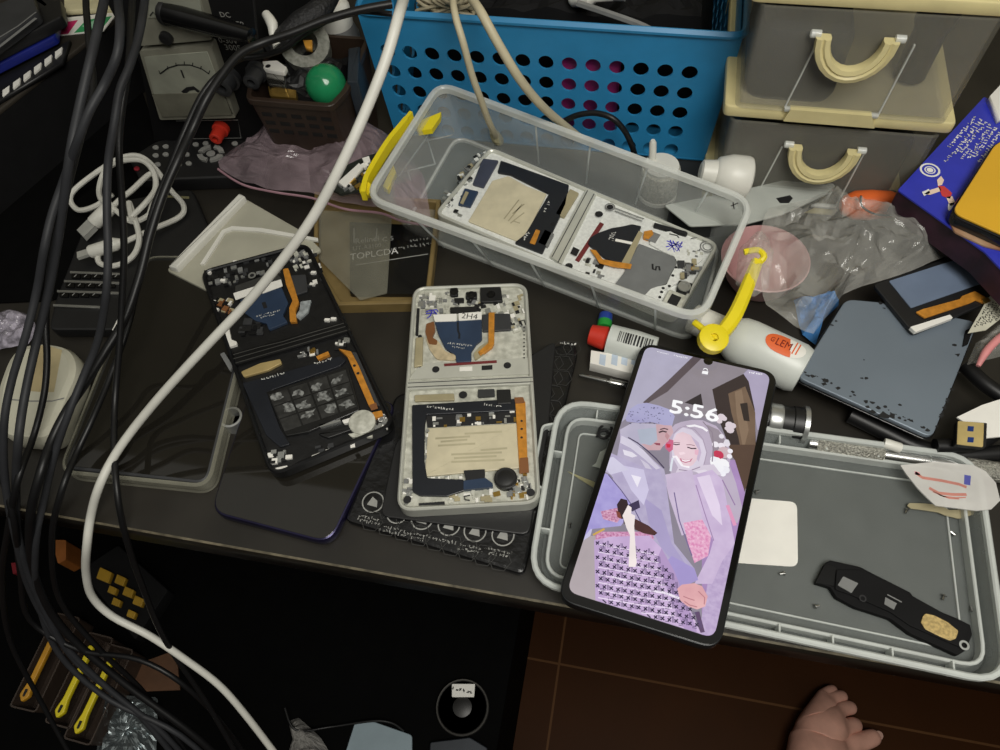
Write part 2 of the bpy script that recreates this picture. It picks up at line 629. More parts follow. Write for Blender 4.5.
prism('bottom', [(-0.114, -0.104), (0.116, -0.104), (0.116, 0.09), (-0.114, 0.09)], 0.0, 0.002, K['blue'], bb)
p = rnd(ccw([(-0.128, -0.100), (0.127, -0.100), (0.127, 0.100), (-0.128, 0.100)]), 0.012)
frame_ring('rim', p, 0.0048, bz - 0.0025, bz + 0.0012, K['blue'], bb, 0.002)
# things in the basket
t = T('bag', 'black plastic bag bulging inside the blue basket', 'bag', (-0.02, 0.53, 0.0), solo=True)
sheet('bag', [(-0.178, 0.4515), (0.044, 0.4515), (0.044, 0.605), (-0.178, 0.605)], lambda x, y, e: 0.004 + 0.078 * min(1, e * 7), K['matte'], t, amp=0.005, freq=40, nx=40)
t = T('packet', 'magenta packet seen through the holes of the blue basket', 'packet', (-0.043, 0.445, 0.003), solo=True)
box('packet', (0, 0, 0.034), (0.046, 0.008, 0.068), mat('magenta_foil', (176, 50, 122), 0.35), t, 0.002)
t = T('hair_net', 'cream mesh net bundled at the back rim of the blue basket', 'net', (-0.135, 0.452, 0.06), solo=True)
V = []
rg = random.Random(3)
NET = mat('cream_net_thread', (176, 166, 138), 0.6)
P = []
for k in range(46):
    a = k * 2.4
    P.append(Vector((-0.135 + 0.027 * math.cos(a) * rg.uniform(0.4, 1), 0.447 + 0.012 * math.sin(a) * rg.uniform(0.3, 1), 0.098 + 0.012 * math.sin(k * 1.3) + rg.uniform(-0.004, 0.004))))
tube('hair_net', P, 0.0012, NET, t, 5, 6)
t = T('plastic_strip', 'pale grey plastic strip sticking out over the blue basket', 'strip', aty(590, 10, 0.45), solo=True)
tube('plastic_strip', [aty(577, 3, 0.455), aty(610, 14, 0.45), aty(645, 27, 0.445), aty(675, 44, 0.44)], 0.0022, K['grey'], t, 4, 6)
t = T('connector_plug', 'white connector plug lying on the black bag in the basket', 'plug', (-0.052, 0.465, 0.086))
lathe('housing', [(0, 0.006), (0.002, 0.0075), (0.014, 0.0075), (0.018, 0.004), (0.03, 0.003)], (-0.058, 0.468, 0.092), (0.8, -0.2, 0.15), K['white'], t, 14)
lathe('tip', [(0, 0.003), (0.012, 0.003), (0.013, 0.001)], (-0.0335, 0.462, 0.0965), (0.8, -0.2, 0.15), K['grey'], t, 12)

# --- stacked drawer unit
du = T('drawer_unit', 'cream two-tier mini drawer tower with hazy clear drawers', 'drawers', (0.111, 0.384, 0.0), yaw=0.0)
HAZY = mat('hazy_clear_drawer', (172, 170, 158), 0.25, alpha=0.2, var=0.06, scale=25)
FR = K['cream']
DW = 0.062
def shelf_frame(z):
    prism('shelf_rail', rnd([(-DW - 0.003, -0.0012), (DW + 0.003, -0.0012), (DW + 0.003, 0.15), (-DW - 0.003, 0.15)], 0.004), z, z + 0.0075, FR, du, 0.0015)
for z in (0.0, 0.0745, 0.1475):
    shelf_frame(z)
for z in (0.0078, 0.0823):
    for sx in (-1, 1):
        box('corner_post', (sx * (DW - 0.002), 0.142, z + 0.033), (0.006, 0.008, 0.066), FR, du)
    fw, fh = DW - 0.002, 0.064
    outl = rnd(ccw([(-fw + 0.001, -0.002), (fw - 0.001, -0.002), (fw - 0.001, 0.136), (-fw + 0.001, 0.136)]), 0.005)
    outt = rnd(ccw([(-fw, -0.002), (fw, -0.002), (fw, 0.136), (-fw, 0.136)]), 0.005)
    ib, it = inset(outl, 0.0022), inset(outt, 0.0022)
    d = rings('drawer', [z3(outl, z), z3(outt, z + fh), z3(it, z + fh), z3(ib, z + 0.002)], HAZY, du, smooth=False)
    # handle: half ring of two ridges, pegs and label window
    hp = []
    for k in range(13):
        a = math.pi * k / 12
        hp.append(Vector((-0.0170 * math.cos(a) - (0.007 if z > 0.05 else 0.001), -0.005 - 0.003 * math.sin(a), z + fh - 0.012 - 0.0195 * math.sin(a))))
    hd = None
    rs = []
    for k, q in enumerate(hp):
        a = math.pi * k / 12
        rd = Vector((-math.cos(a), 0, -math.sin(a)))
        prof = [(-0.0042, -0.001), (-0.0036, -0.0035), (-0.0012, -0.0042), (0, -0.0032), (0.0012, -0.0042), (0.0036, -0.0035), (0.0042, -0.001), (0.0036, 0.002), (-0.0036, 0.002)]
        rs.append([q + rd * u + Vector((0, v, 0)) for u, v in prof])
    rings('handle', rs, FR, d)
    for sx in (-1, 1):
        lathe('handle_peg', [(0, 0.0022), (0.005, 0.0022), (0.0055, 0.0012)], Vector((sx * 0.0185 - (0.007 if z > 0.05 else 0.001), -0.0045, z + fh - 0.0115)) , (sx, 0, 0), K['clearrim'], d, 10)
    F2 = Flat()
    prof = [((-0.0275, -0.0015), z + 0.004), ((-0.0235, -0.0015), z + fh - 0.015)]
    for x0, x1 in ((-0.030, -0.0255), (0.021, 0.0225)):
        pass
    prism('label_slot', [(-0.031, -0.0035), (0.021, -0.0035), (0.021, -0.001), (-0.031, -0.001)], z + 0.001, z + 0.0032, K['clearrim'], d)
    for x0, x1 in ((-0.0315, -0.0255), (0.0205, 0.0225)):
        V = [(x0, -0.0025, z + 0.003), (x0 + 0.0008, -0.0025, z + 0.003), (x1 + 0.0008, -0.0025, z + fh - 0.016), (x1, -0.0025, z + fh - 0.016),
             (x0, -0.001, z + 0.003), (x0 + 0.0008, -0.001, z + 0.003), (x1 + 0.0008, -0.001, z + fh - 0.016), (x1, -0.001, z + fh - 0.016)]
        mk('label_guide', V, [(0, 1, 2, 3), (7, 6, 5, 4), (0, 4, 5, 1), (1, 5, 6, 2), (2, 6, 7, 3), (3, 7, 4, 0)], K['clearrim'], d)
    if z > 0.05:
        V = [(-0.03, -0.0046, z - 0.005), (0.0215, -0.0046, z - 0.005), (0.017, -0.0046, z + 0.0035), (-0.028, -0.0046, z + 0.0035)]
        V += [(a, b_ + 0.004, c) for a, b_, c in V]
        mk('front_catch', V, [(0, 1, 2, 3), (7, 6, 5, 4), (0, 4, 5, 1), (1, 5, 6, 2), (2, 6, 7, 3), (3, 7, 4, 0)], FR, du)
DK = mat('dark_blue_cloth', (30, 36, 44), 0.7)
t = T('pouch', 'dark pouch seen hazily inside the upper clear drawer', 'pouch', (0.082, 0.425, 0.0845), solo=True)
box('pouch', (0, 0, 0.02), (0.052, 0.07, 0.05), DK, t, 0.008)
t = T('lens_barrel', 'dark round lens barrel inside the upper drawer at right', 'lens', (0.152, 0.42, 0.085), solo=True)
lathe('lens_barrel', [(0, 0.009), (0.03, 0.009), (0.034, 0.011), (0.05, 0.011), (0.05, 0.008), (0.046, 0.0075)], (0.152, 0.42, 0.085), (0, 0, 1), K['black'], t, 20)
t = T('bundle', 'black bundle seen hazily inside the lower clear drawer', 'bundle', (0.111, 0.432, 0.0102), solo=True)
box('bundle', (0, 0, 0.026), (0.108, 0.086, 0.052), K['black'], t, 0.008)

# --- bench power supply with two meters
ps = T('power_supply', 'black bench power supply with two analog meters', 'power supply', (-0.315, 0.47, 0.0))
PY = 0.392 - 0.47
prism('case', rnd([(-0.036, PY + 0.004), (0.052, PY + 0.004), (0.052, 0.09), (-0.036, 0.09)], 0.004), 0.004, 0.15, K['matte'], ps, 0.002)
def fl(px, py, y=0.392):
    return ps.W(aty(px, py, y))
def fplate(name, pts, y0, y1, m, par, r=0.0):
    """plate on the front panel, pixel outline at its front plane"""
    q = [fl(x, yy, 0.47 + y0) for x, yy in pts]
    q2 = ccw([(v.x, v.z) for v in q])
    if r:
        q2 = rnd(q2, r)
    return rings(name, [[Vector((u.x, y1, u.y)) for u in q2], [Vector((u.x, y0, u.y)) for u in q2]], m, par)
fplate('front_panel', [(128, 0), (252, -6), (268, 168), (160, 170)], PY, PY + 0.004, K['matte'], ps)
MET = mat('grey_meter_case', (132, 131, 118), 0.4)
DIAL = mat('meter_dial', (150, 152, 138), 0.5)
m1 = fplate('meter', [(139, 51), (211, 46), (236, 118), (160, 120)], PY - 0.008, PY, MET, ps, 0.002)
fplate('dial', [(144, 57), (207, 52), (222, 92), (154, 95)], PY - 0.0086, PY - 0.0078, DIAL, m1)
fplate('clear_cover', [(152, 95), (222, 92), (232, 115), (162, 117)], PY - 0.0095, PY - 0.0078, mat('meter_lower_cover', (112, 111, 98), 0.25), m1)
def mark(pts, w, m, name, par, y):
    q = [fl(x, yy, y) for x, yy in pts]
    L, R = [], []
    for i in range(len(q)):
        d = (q[min(len(q) - 1, i + 1)] - q[max(0, i - 1)]).normalized()
        nn = Vector((-d.z, 0, d.x)) * w / 2
        L.append(q[i] + nn); R.append(q[i] - nn)
    V = L + R
    n = len(q)
    return mk(name, V, [(n + k, n + k + 1, k + 1, k) for k in range(n - 1)], m, par)
yy = 0.47 + PY - 0.0089
mark([(160, 74), (168, 68), (178, 65), (190, 65), (202, 69), (209, 74)], 0.0009, K['ink'], 'scale_arc', m1, yy)
mark([(184, 78), (181, 70)], 0.0012, K['ink'], 'needle', m1, yy - 0.0002)
mark([(183, 93), (188, 89), (194, 88), (199, 92)], 0.003, K['ink'], 'needle_hub', m1, yy - 0.0002)
for k in range(7):
    x = 160 + k * 8.1
    ytop = 74 - 9 * math.sin(math.pi * k / 6)
    mark([(x, ytop), (x - 1.2 * (3 - k) / 3, ytop - 3.5)], 0.0006, K['ink'], 'scale_tick', m1, yy)
m2 = fplate('meter', [(150, -16), (196, -18), (212, 40), (140, 46)], PY - 0.008, PY, MET, ps, 0.002)
fplate('dial', [(151, -12), (196, -16), (203, 16), (148, 18)], PY - 0.0086, PY - 0.0078, DIAL, m2)
mark([(150, 16), (153, 12), (157, 17), (161, 11), (163, 16)], 0.0008, K['ink'], 'lettering', m2, yy)
sc = fl(167, 37, 0.47 + PY - 0.008)
lathe('adjust_screw', [(0, 0.0045), (0.003, 0.0042), (0.0035, 0.003)], sc, (0, -1, 0), K['black'], m2, 14)
for nm, (cx, cy), m_, r_ in (('red_terminal', (222, 127), K['red'], 0.0058), ('knob', (229, 76), K['darkgrey'], 0.0085), ('knob', (258, 70), K['darkgrey'], 0.007)):
    o = aty(cx, cy, 0.47 + PY)
    kb = lathe(nm, [(0, r_ * 1.05), (0.004, r_ * 1.05), (0.0045, r_ * 0.85), (0.013, r_ * 0.8), (0.0135, r_ * 0.7), (0.0135, r_ * 0.4), (0.008, r_ * 0.38)], o, (0, -1, 0), m_, ps, 18)
V, Fs, mi = [], [], []
def ptext(s, px, py, size, par, y, m):
    gV, gF = glyphs(s, 'CENTER')
    o = fl(px, py, y)
    return mk('lettering', [o + Vector((v[0] * size, 0, v[1] * size)) for v in gV], [tuple(f) for f in gF], m, par)
yp = 0.47 + PY - 0.0003
ptext('DC', 225, 15, 0.005, ps, yp, K['greyink'])
ptext('POWER', 231, 24, 0.0055, ps, yp, K['greyink'])
ptext('0-30V', 228, 41, 0.0055, ps, yp, K['greyink'])
ptext('3005', 233, 48, 0.006, ps, yp, K['greyink'])
mark([(176, 121), (238, 120), (241, 138), (180, 139)], 0.0006, K['greyink'], 'panel_line', ps, yp)

# --- black case at the left with things stacked on it
case = T('equipment_case', 'large low black case standing at the left end of the desk', 'case', (-0.55, 0.35, 0.0))
CT = 0.06
q = [case.W(v) for v in (at(-80, 172, CT), at(118, 17, CT))]
q = [(v.x, v.y) for v in q] + [(q[1].x - 0.25, q[1].y + 0.1), (q[0].x - 0.25, q[0].y + 0.1)]
prism('body', rnd(q, 0.004), 0.0, CT - 0.0035, K['matte'], case)
prism('lid', rnd(q, 0.004), CT - 0.0035, CT, mat('case_lid_brown_black', (46, 41, 34), 0.6, var=0.2), case, 0.001)
t = T('black_sheet', 'thin matte black sheet lying flat on the desk beside the black case', 'mat', at(60, 220, 0), solo=True)
pp(t, 'black_sheet', [(-40, 205), (20, 160), (140, 85), (168, 168), (108, 250), (60, 300), (-60, 305)], 0, 0.0012, mat('flat_black', (8, 8, 8), 0.9, spec=0.05), r=0.01)  # thin sheet that turns this part of the desk near-black
def stack(name, label, cat, pts, z0, z1, m, r=0.002, bev=0.001):
    t = T(name, label, cat, at(*pts[0], z0), solo=True)
    pp(t, name, pts, 0, z1 - z0, m, r=r, bev=bev)
    return t
t = T('keypad_strip', 'black and white chequered keypad strip at the bottom of the phone stack', 'keypad', at(20, 80, 0.0602))
pp(t, 'base', [(-30, 92), (70, 40), (62, 62), (-20, 112)], 0, 0.003, K['black'])
for k in range(7):
    x, y = -8 + k * 10.5, 104 - k * 7.7
    pp(t, 'key', [(x, y - 6), (x + 7, y - 11), (x + 6, y - 5), (x, y)], 0.003, 0.0042, K['label'])
stack('phone', 'blue edged phone in the stack on the black case', 'phone', [(-40, 60), (58, 16), (55, 36), (-40, 84)], 0.0646, 0.0710, mat('blue_phone_edge', (22, 34, 120), 0.4))
stack('phone', 'black phone on top of the blue edged phone', 'phone', [(-40, 44), (60, -2), (62, 16), (-40, 68)], 0.0715, 0.0800, K['black'])
t = T('phone', 'brownish grey cracked phone lying topmost on the stack', 'phone', at(10, 30, 0.0805))
pp(t, 'body', [(-40, 20), (30, -10), (38, 12), (-30, 62)], 0, 0.008, K['darkgrey'], r=0.003, bev=0.001)
F_ = Flat()
F_.stroke([t.L(-5, 50, 0.0082), t.L(36, 18, 0.0082)], 0.0025, 0.0082, K['grey'])
F_.stroke([t.L(-5, 40, 0.0082), t.L(18, 26, 0.0082), t.L(36, 12, 0.0082)], 0.0012, 0.0082, K['grey'])
F_.build('scratched_edge', t)
t = T('soft_case', 'dark rolled soft case behind the phone stack', 'case', at(45, 12, 0.0605), solo=True)
pp(t, 'soft_case', [(28, -8), (57, -2), (61, 8), (55, 15), (36, 12)], 0, 0.014, K['black'], r=0.005, bev=0.004)
t = T('card', 'white card with a magenta and a green panel on the case', 'card', at(85, 20, 0.0603), solo=True)
F_ = Flat()
WH = K['label']
h = 0.0006
base = [t.L(*p_, h) for p_ in ((62, 18), (118, 12), (103, 31), (52, 36))]
F_.block(base, 0, h, WH)
F_.poly([t.L(*p_, h) for p_ in ((66, 22), (78, 20), (68, 34), (55, 35))], h + 3e-5, mat('magenta_print', (206, 38, 104), 0.5))
F_.poly([t.L(*p_, h) for p_ in ((86, 20), (112, 16), (101, 30), (74, 33))], h + 3e-5, mat('green_print', (50, 152, 92), 0.5))
F_.poly([t.L(*p_, h) for p_ in ((82, 26), (95, 20), (99, 26), (88, 30))], h + 6e-5, mat('pale_green_print', (150, 200, 168), 0.5))
F_.build('card', t)
t = T('carton', 'plain cream carton behind the white card', 'carton', at(80, 10, CT + 0.0005), solo=True)
pp(t, 'carton', [(62, -40), (135, -40), (120, 8), (64, 11)], 0, 0.004, mat('cream_card', (206, 198, 160), 0.7), r=0.001, bev=0.001)
# --- brown basket with odds and ends
BRN = mat('brown_plastic', (48, 36, 28), 0.45)
wb = T('plastic_basket', 'small brown basket of odds and ends beside the power supply', 'basket', (-0.228, 0.405, 0.0))
hb = 0.070
cs = lambda k, dx=0: [(-0.03 * k + dx, -0.036 * k), (0.028 * k + dx, -0.036 * k), (0.033 * k + dx, -0.02 * k), (0.033 * k + dx, 0.034 * k), (-0.03 * k + dx, 0.034 * k), (-0.034 * k + dx, -0.02 * k)]
lo, hi = rnd(ccw(cs(0.86)), 0.004), rnd(ccw(cs(1.0)), 0.004)
NS = len(lo)
tub('bowl', cs(0.86), cs(1.0), 0.0, hb, 0.0018, 0.004, BRN, wb, 0.0015, 0.004)
DKH = mat('dark_slot', (10, 8, 7), 0.8)
for r_ in range(3):
    for k in range(5):
        x = -0.021 + k * 0.0105
        zz = hb - 0.0125 - r_ * 0.0075
        y = -0.036 * (0.86 + 0.14 * zz / hb) - 0.0006
        prism('slot', rnd([(x - 0.0035, y), (x + 0.0035, y), (x + 0.0035, y + 0.0009), (x - 0.0035, y + 0.0009)], 0.0003), zz - 0.0015, zz + 0.0015, DKH, wb)
t = T('junk_filling', 'black tangle of scrap leads filling the brown basket', 'scrap', (-0.228, 0.405, 0.003), solo=True)
sheet('junk_filling', [(-0.2545, 0.376), (-0.2025, 0.374), (-0.2005, 0.434), (-0.2545, 0.434)], lambda x, y, e: 0.003 + 0.060 * min(1, e * 4), K['black'], t, amp=0.005, freq=60, nx=14, ny=8)
t = T('ball_cap', 'shiny green domed cap in the brown basket', 'cap', at(327, 88, 0.066), solo=True)
GRN = mat('green_gloss_plastic', (34, 132, 84), 0.15)
o = at(326, 85, 0.067)
lathe('ball_cap', [(-0.006, 0.0128), (-0.002, 0.0136), (0.004, 0.0132), (0.009, 0.0105), (0.0125, 0.006), (0.0135, 0.0005)], o, (0.1, -0.45, 0.8), GRN, t, 28)
t = T('usb_adapter', 'silver and brass USB plug adapter in the brown basket', 'adapter', at(274, 80, 0.069))
e = t.L
for nm, pts, h0, h1, m_ in (('shell', [(261, 62), (283, 65), (285, 86), (268, 84)], 0, 0.006, K['steel']), ('shell_end', [(262, 61), (277, 60), (287, 67), (284, 72), (272, 70), (263, 68)], 0.006, 0.0095, K['label'])):
    pp(t, nm, pts, h0, h1, m_, r=0.001, bev=0.0006)
pp(t, 'base', [(268, 86), (296, 90), (296, 98), (270, 96)], -0.004, 0.001, K['gold'], r=0.001)
F_ = Flat(); F_.disc(t.L(268, 66, 0.0097), 0.0018, 0.0097, K['ink']); F_.build('socket', t)
t = T('tape_roll', 'roll of white tape with orange mark in the brown basket', 'tape', at(305, 50, 0.068), solo=True)
lathe('tape_roll', [(-0.006, 0.009), (-0.006, 0.017), (0.008, 0.017), (0.008, 0.009), (-0.006, 0.009)], at(306, 48, 0.070), (0.25, -0.45, 0.85), mat('white_tape', (120, 122, 112), 0.5, var=0.3, scale=300, c2=(160, 160, 150)), t, 24)
t = T('orange_tag', 'orange label stuck on top of the tape roll', 'label', at(308, 44, 0.082), solo=True)
t = t
pp(t, 'orange_tag', [(303, 40), (312, 40), (311, 47), (305, 46)], -0.004, 0.0, mat('orange_print', (222, 160, 62), 0.5))
o = at(334, 16, 0.07)
o.z = 0
t = T('bottle', 'small white bottle with red spout behind the brown basket', 'bottle', o)
lathe('body', [(0, 0.013), (0.002, 0.015), (0.055, 0.015), (0.064, 0.012)], o, (0, 0, 1), K['grey'], t, 24)
lathe('cap', [(0.064, 0.0125), (0.077, 0.0125), (0.079, 0.011), (0.081, 0.008)], o, (0, 0, 1), K['white'], t, 24)
lathe('spout', [(0.081, 0.005), (0.089, 0.0035), (0.090, 0.002)], o, (0, 0, 1), K['red'], t, 14)
cord('wire_connector', 'white two-part wire connector hanging beside the basket', [at(266, 14, 0.098), at(272, 24, 0.096), at(273, 36, 0.092), at(278, 46, 0.088)], [0.003, 0.0038, 0.0022, 0.0036], K['white'], 'connector')
cord('coiled_lead', 'thick black braided lead bundle above the brown basket', [at(330, -6, 0.1), at(318, 12, 0.097), at(300, 24, 0.094), at(282, 38, 0.09), at(268, 48, 0.084)], [0.007, 0.008, 0.008, 0.006, 0.004], mat('black_braid', (24, 24, 26), 0.6, bump=0.8, scale=400), 'cable')
t = T('rail', 'dark blue grey slotted rail standing in the brown basket', 'rail', at(353, 70, 0.05), solo=True)
pp(t, 'rail', [(348, 48), (360, 46), (358, 82), (347, 82)], -0.01, 0.022, mat('slate_plastic', (38, 46, 54), 0.5), r=0.001, bev=0.001)

# --- remote control
t = T('remote_control', 'black remote control with grey buttons in front of the meters', 'remote', at(185, 165, 0))
pp(t, 'body', [(128, 158), (158, 139), (262, 139), (264, 176), (140, 181)], 0, 0.012, K['black'], r=0.006, bev=0.002)
BT = mat('grey_rubber_button', (140, 140, 136), 0.55)
hh = 0.0125
for x, y in [(156, 148), (166, 147), (186, 146), (196, 145), (206, 144), (235, 144), (156, 156), (166, 155), (187, 155), (158, 165), (179, 165), (189, 164)]:
    c = t.L(x, y, hh)
    prism('button', [(c.x + 0.0024 * math.cos(a * math.pi / 6), c.y + 0.0020 * math.sin(a * math.pi / 6)) for a in range(12)], 0.012, 0.0138, BT, t, 0.0005)
c = t.L(211, 154, hh)
for a0 in (0.35, 1.9, 3.5, 5.0):
    q = [(c.x + r_ * 1.35 * math.cos(a0 + s * 1.2), c.y + r_ * 1.15 * math.sin(a0 + s * 1.2)) for r_, ss in ((0.0075, (0, .33, .66, 1)), (0.0045, (1, .66, .33, 0))) for s in ss]
    prism('navigation_button', q, 0.012, 0.0138, BT, t)
prism('centre_button', [(c.x + 0.0034 * math.cos(a * math.pi / 6), c.y + 0.003 * math.sin(a * math.pi / 6)) for a in range(12)], 0.012, 0.0136, BT, t, 0.0005)
c = t.L(137, 169, hh)
prism('power_button', [(c.x + 0.0022 * math.cos(a * math.pi / 6), c.y + 0.002 * math.sin(a * math.pi / 6)) for a in range(12)], 0.012, 0.0136, mat('dim_red_button', (150, 40, 52), 0.5), t, 0.0005)

# --- keyboard phone under the white cable
kp = T('keyboard_phone', 'black phone with a small physical keyboard under the white cable', 'phone', at(110, 260, 0))
pp(kp, 'body', [(92, 205), (192, 188), (213, 238), (150, 330), (48, 330), (55, 300)], 0, 0.009, K['black'], r=0.006, bev=0.0015)
for y, x0, x1 in ((272, 70, 122), (281, 64, 122), (291, 57, 123), (305, 53, 102)):
    pp(kp, 'key_row_ridge', [(x0, y - 1), (x1, y + 1), (x1, y + 2.8), (x0, y + 1)], 0.009, 0.0105, mat('silver_trim', (150, 150, 145), 0.35, 0.6))
for r_, (y, x0) in enumerate(((275.5, 72), (284.5, 66), (294, 60))):
    for k in range(5):
        x = x0 + k * 10.2
        ky = pp(kp, 'key', [(x, y - 2.5), (x + 8.5, y - 2), (x + 8, y + 3), (x - 1, y + 2.5)], 0.009, 0.0102, K['blackgloss'], r=0.0006)
        F_ = Flat()
        F_.stroke([kp.L(x + 2, y + 1.4, 0.0103), kp.L(x + 4.5, y - 1, 0.0103)], 0.0006, 0.0103, K['greyink'])
        F_.build('key_symbol', ky)
pp(kp, 'trim_line', [(165, 195), (189, 196.5), (189, 198.5), (165, 197)], 0.009, 0.0096, mat('olive_trim', (120, 116, 84), 0.4))

# --- white charging cable in a loose bundle
c5 = crop(50, 140, 0.24)
def pz(pts, z):
    return [at(x, y, zz) for (x, y), zz in zip(pts, z if isinstance(z, list) else [z] * len(pts))]
wc = T('charging_cable', 'white charging cable in a loose coil with two plugs', 'cable', at(115, 205, 0.011))
tube('cord', pz(c5(300, 430, 420, 375, 540, 320, 555, 270, 500, 205, 440, 120, 380, 70, 310, 70, 230, 110, 110, 200, 85, 250, 120, 292, 190, 275, 260, 225), [.016, .014, .012, .012, .014, .02, .022, .022, .02, .014, .012, .012, .016, .02]), 0.0019, K['whitecord'], wc, 6, 8)
tube('cord', pz(c5(240, 300, 290, 250, 340, 210, 420, 140, 440, 180, 420, 290, 400, 320, 340, 340, 270, 290, 215, 250, 205, 200, 230, 130, 290, 90, 380, 85, 430, 130, 440, 200, 400, 260, 340, 320), [.018, .02, .024, .024, .02, .016, .015, .018, .02, .018, .016, .018, .026, .028, .026, .022, .024, .022]), 0.0019, K['whitecord'], wc, 6, 8)
tube('cord', pz(c5(340, 330, 330, 260, 370, 390, 360, 460, 320, 505, 260, 525, 210, 515, 200, 480, 230, 440), [.022, .02, .018, .014, .012, .012, .012, .014, .017]), 0.0019, K['whitecord'], wc, 6, 8)
def plug(ax0, ax1, z0, z1, rb, tip, tw, par):
    a, b = at(*ax0, z0), at(*ax1, z1)
    d = b - a
    l = d.length
    body = lathe('plug_body', [(0, rb * 0.55), (l * 0.12, rb * 0.8), (l * 0.2, rb), (l * 0.95, rb), (l, rb * 0.85)], a, d, K['white'], par, 14)
    dn = d.normalized()
    u = Vector((-dn.y, dn.x, 0)).normalized()
    up = Vector((0, 0, 1))
    V = []
    for s in (0, tip):
        for x, y in ((-1, -1), (1, -1), (1, 1), (-1, 1)):
            V.append(par.W(b + dn * s + u * (x * tw / 2) + up * (y * tw * 0.22)))
    mk('plug_tip', V, [(0, 1, 5, 4), (1, 2, 6, 5), (2, 3, 7, 6), (3, 0, 4, 7), (4, 5, 6, 7), (3, 2, 1, 0)], mat('pale_plug_metal', (186, 186, 180), 0.3, 0.3), par)
plug(c5(265, 265)[0], c5(180, 350)[0], .021, .016, 0.0052, 0.011, 0.0095, wc)
plug(c5(300, 425)[0], c5(165, 468)[0], .017, .016, 0.0046, 0.008, 0.0055, wc)

# --- white chassis plate under the black opened phone
t = T('phone_shell', 'off-white phone back shell with raised rim under the black opened phone', 'phone shell', at(245, 240, 0.0096))
WS = mat('offwhite_shell', (170, 168, 152), 0.4, var=0.08, scale=30)
pp(t, 'plate', [(243, 197), (304, 232), (322, 250), (210, 292), (166, 270)], 0, 0.003, WS, r=0.003, bev=0.0008)
pp(t, 'rim', [(239, 193), (245, 196), (176, 268), (168, 266)], 0.0, 0.008, K['white'], r=0.0008, bev=0.001)
pp(t, 'inner_ridge', [(222, 230), (232, 226), (262, 228), (318, 238), (318, 241), (260, 231.5), (233, 229.5), (225, 232), (204, 264), (200, 264)], 0.003, 0.0045, K['white'])
# --- tan box with the screen assembly inside
tb = T('card_box', 'shallow tan card box holding a black screen under a clear bag', 'box', at(375, 250, 0))
TAN = mat('tan_card', (120, 101, 60), 0.6)
q = ccw([tb.L(*p_, 0.012) for p_ in ((313, 188), (440, 196), (428, 300), (336, 302), (312, 262))])
frame_ring('wall', q, 0.003, 0.0, 0.009, TAN, tb, 0.0006)
prism('bottom', inset(q, 0.002), 0.0, 0.001, TAN, tb)
ts = T('screen_pack', 'black screen pack printed TOPLCDA lying in the tan box', 'screen', at(395, 255, 0.0022))
pp(ts, 'panel', [(350, 222), (434, 226), (425, 294), (350, 294)], 0, 0.003, K['blackgloss'], r=0.001)
F_ = Flat()
h = 0.0032
a, b = ts.L(356, 256.5, h), ts.L(392, 251.5, h)
an = math.atan2(b.y - a.y, b.x - a.x)
F_.text('TOPLCDA', ((a + b) / 2).xy, 0.0078, an, h, K['whiteink'], 0.92)
F_.text('Relinel', ts.L(367, 240, h).xy, 0.0068, an, h, K['greyink'], 0.9)
F_.text('UT-A3100', ts.L(367, 247, h).xy, 0.005, an, h, K['greyink'], 0.9)
F_.text('C 5', ts.L(388, 239, h).xy, 0.0055, an, h, K['greyink'], 1)
F_.text('~12', ts.L(415, 246, h).xy, 0.0044, an, h, K['greyink'], 0.85)
F_.text('~6', ts.L(420, 240, h).xy, 0.0036, an, h, K['greyink'], 1)
F_.stroke([ts.L(354, 228, h), ts.L(354, 243, h)], 0.0007, h, K['greyink'])
F_.stroke([ts.L(377, 228, h), ts.L(376, 240, h)], 0.0007, h, K['greyink'])
F_.stroke([ts.L(356, 265, h), ts.L(428, 254, h)], 0.0007, h, K['greyink'])
F_.build('printing', ts)
t = T('sleeve', 'hazy grey plastic sleeve over the left of the screen pack', 'sleeve', at(350, 250, 0.0058), solo=True)
pp(t, 'sleeve', [(318, 210), (392, 214), (387, 293), (360, 300), (318, 258)], 0, 0.0006, mat('hazy_sleeve', (150, 148, 132), 0.3, alpha=0.3), r=0.001)
# --- pink antistatic bag
t = T('antistatic_bag', 'crumpled pink antistatic bag in front of the brown basket', 'bag', at(300, 180, 0.014), solo=True)
out = [at(x, y, 0.012) for x, y in ((217, 169), (236, 150), (256, 142), (270, 120), (277, 109), (284, 112), (288, 126), (300, 132), (330, 137), (360, 136), (392, 140), (408, 160), (425, 180), (432, 226), (402, 220), (380, 212), (345, 208), (310, 196), (270, 192), (246, 186))]
sheet('antistatic_bag', [(p_.x, p_.y) for p_ in out], lambda x, y, e: 0.0155 + 0.014 * math.sin(min(1, e * 2.4) * math.pi / 2) , K['pinkfilm'], t, ny=18, amp=0.0055, freq=24, seed=2)
tube('seam', [at(x, y, z) for x, y, z in ((218, 169, .014), (234, 180, .013), (250, 187, .013), (280, 193, .013), (312, 198, .014), (345, 209, .015), (380, 213, .016), (402, 221, .016), (430, 226, .015))], 0.0009, mat('pink_seam', (160, 124, 134), 0.25), t.obj, 5, 6, local=t)
t = T('circuit_board', 'small green-black circuit board with white blocks on the pink bag', 'circuit board', at(355, 175, 0.036))
pp(t, 'board', [(324, 184), (340, 168), (366, 156), (380, 152), (390, 160), (378, 186), (340, 194)], 0, 0.002, K['pcb'])
F_ = Flat()
F_.chips(t, [(332, 184), (372, 158), (384, 164), (350, 192)], 26, 0.002, 0.0045, [K['label'], K['black'], K['grey'], K['gold']], 0.0015, 0.005, 5)
F_.build('components', t)
pp(t, 'white_connector', [(338, 182), (359, 163), (363, 167), (345, 186)], 0.002, 0.0055, K['label'])
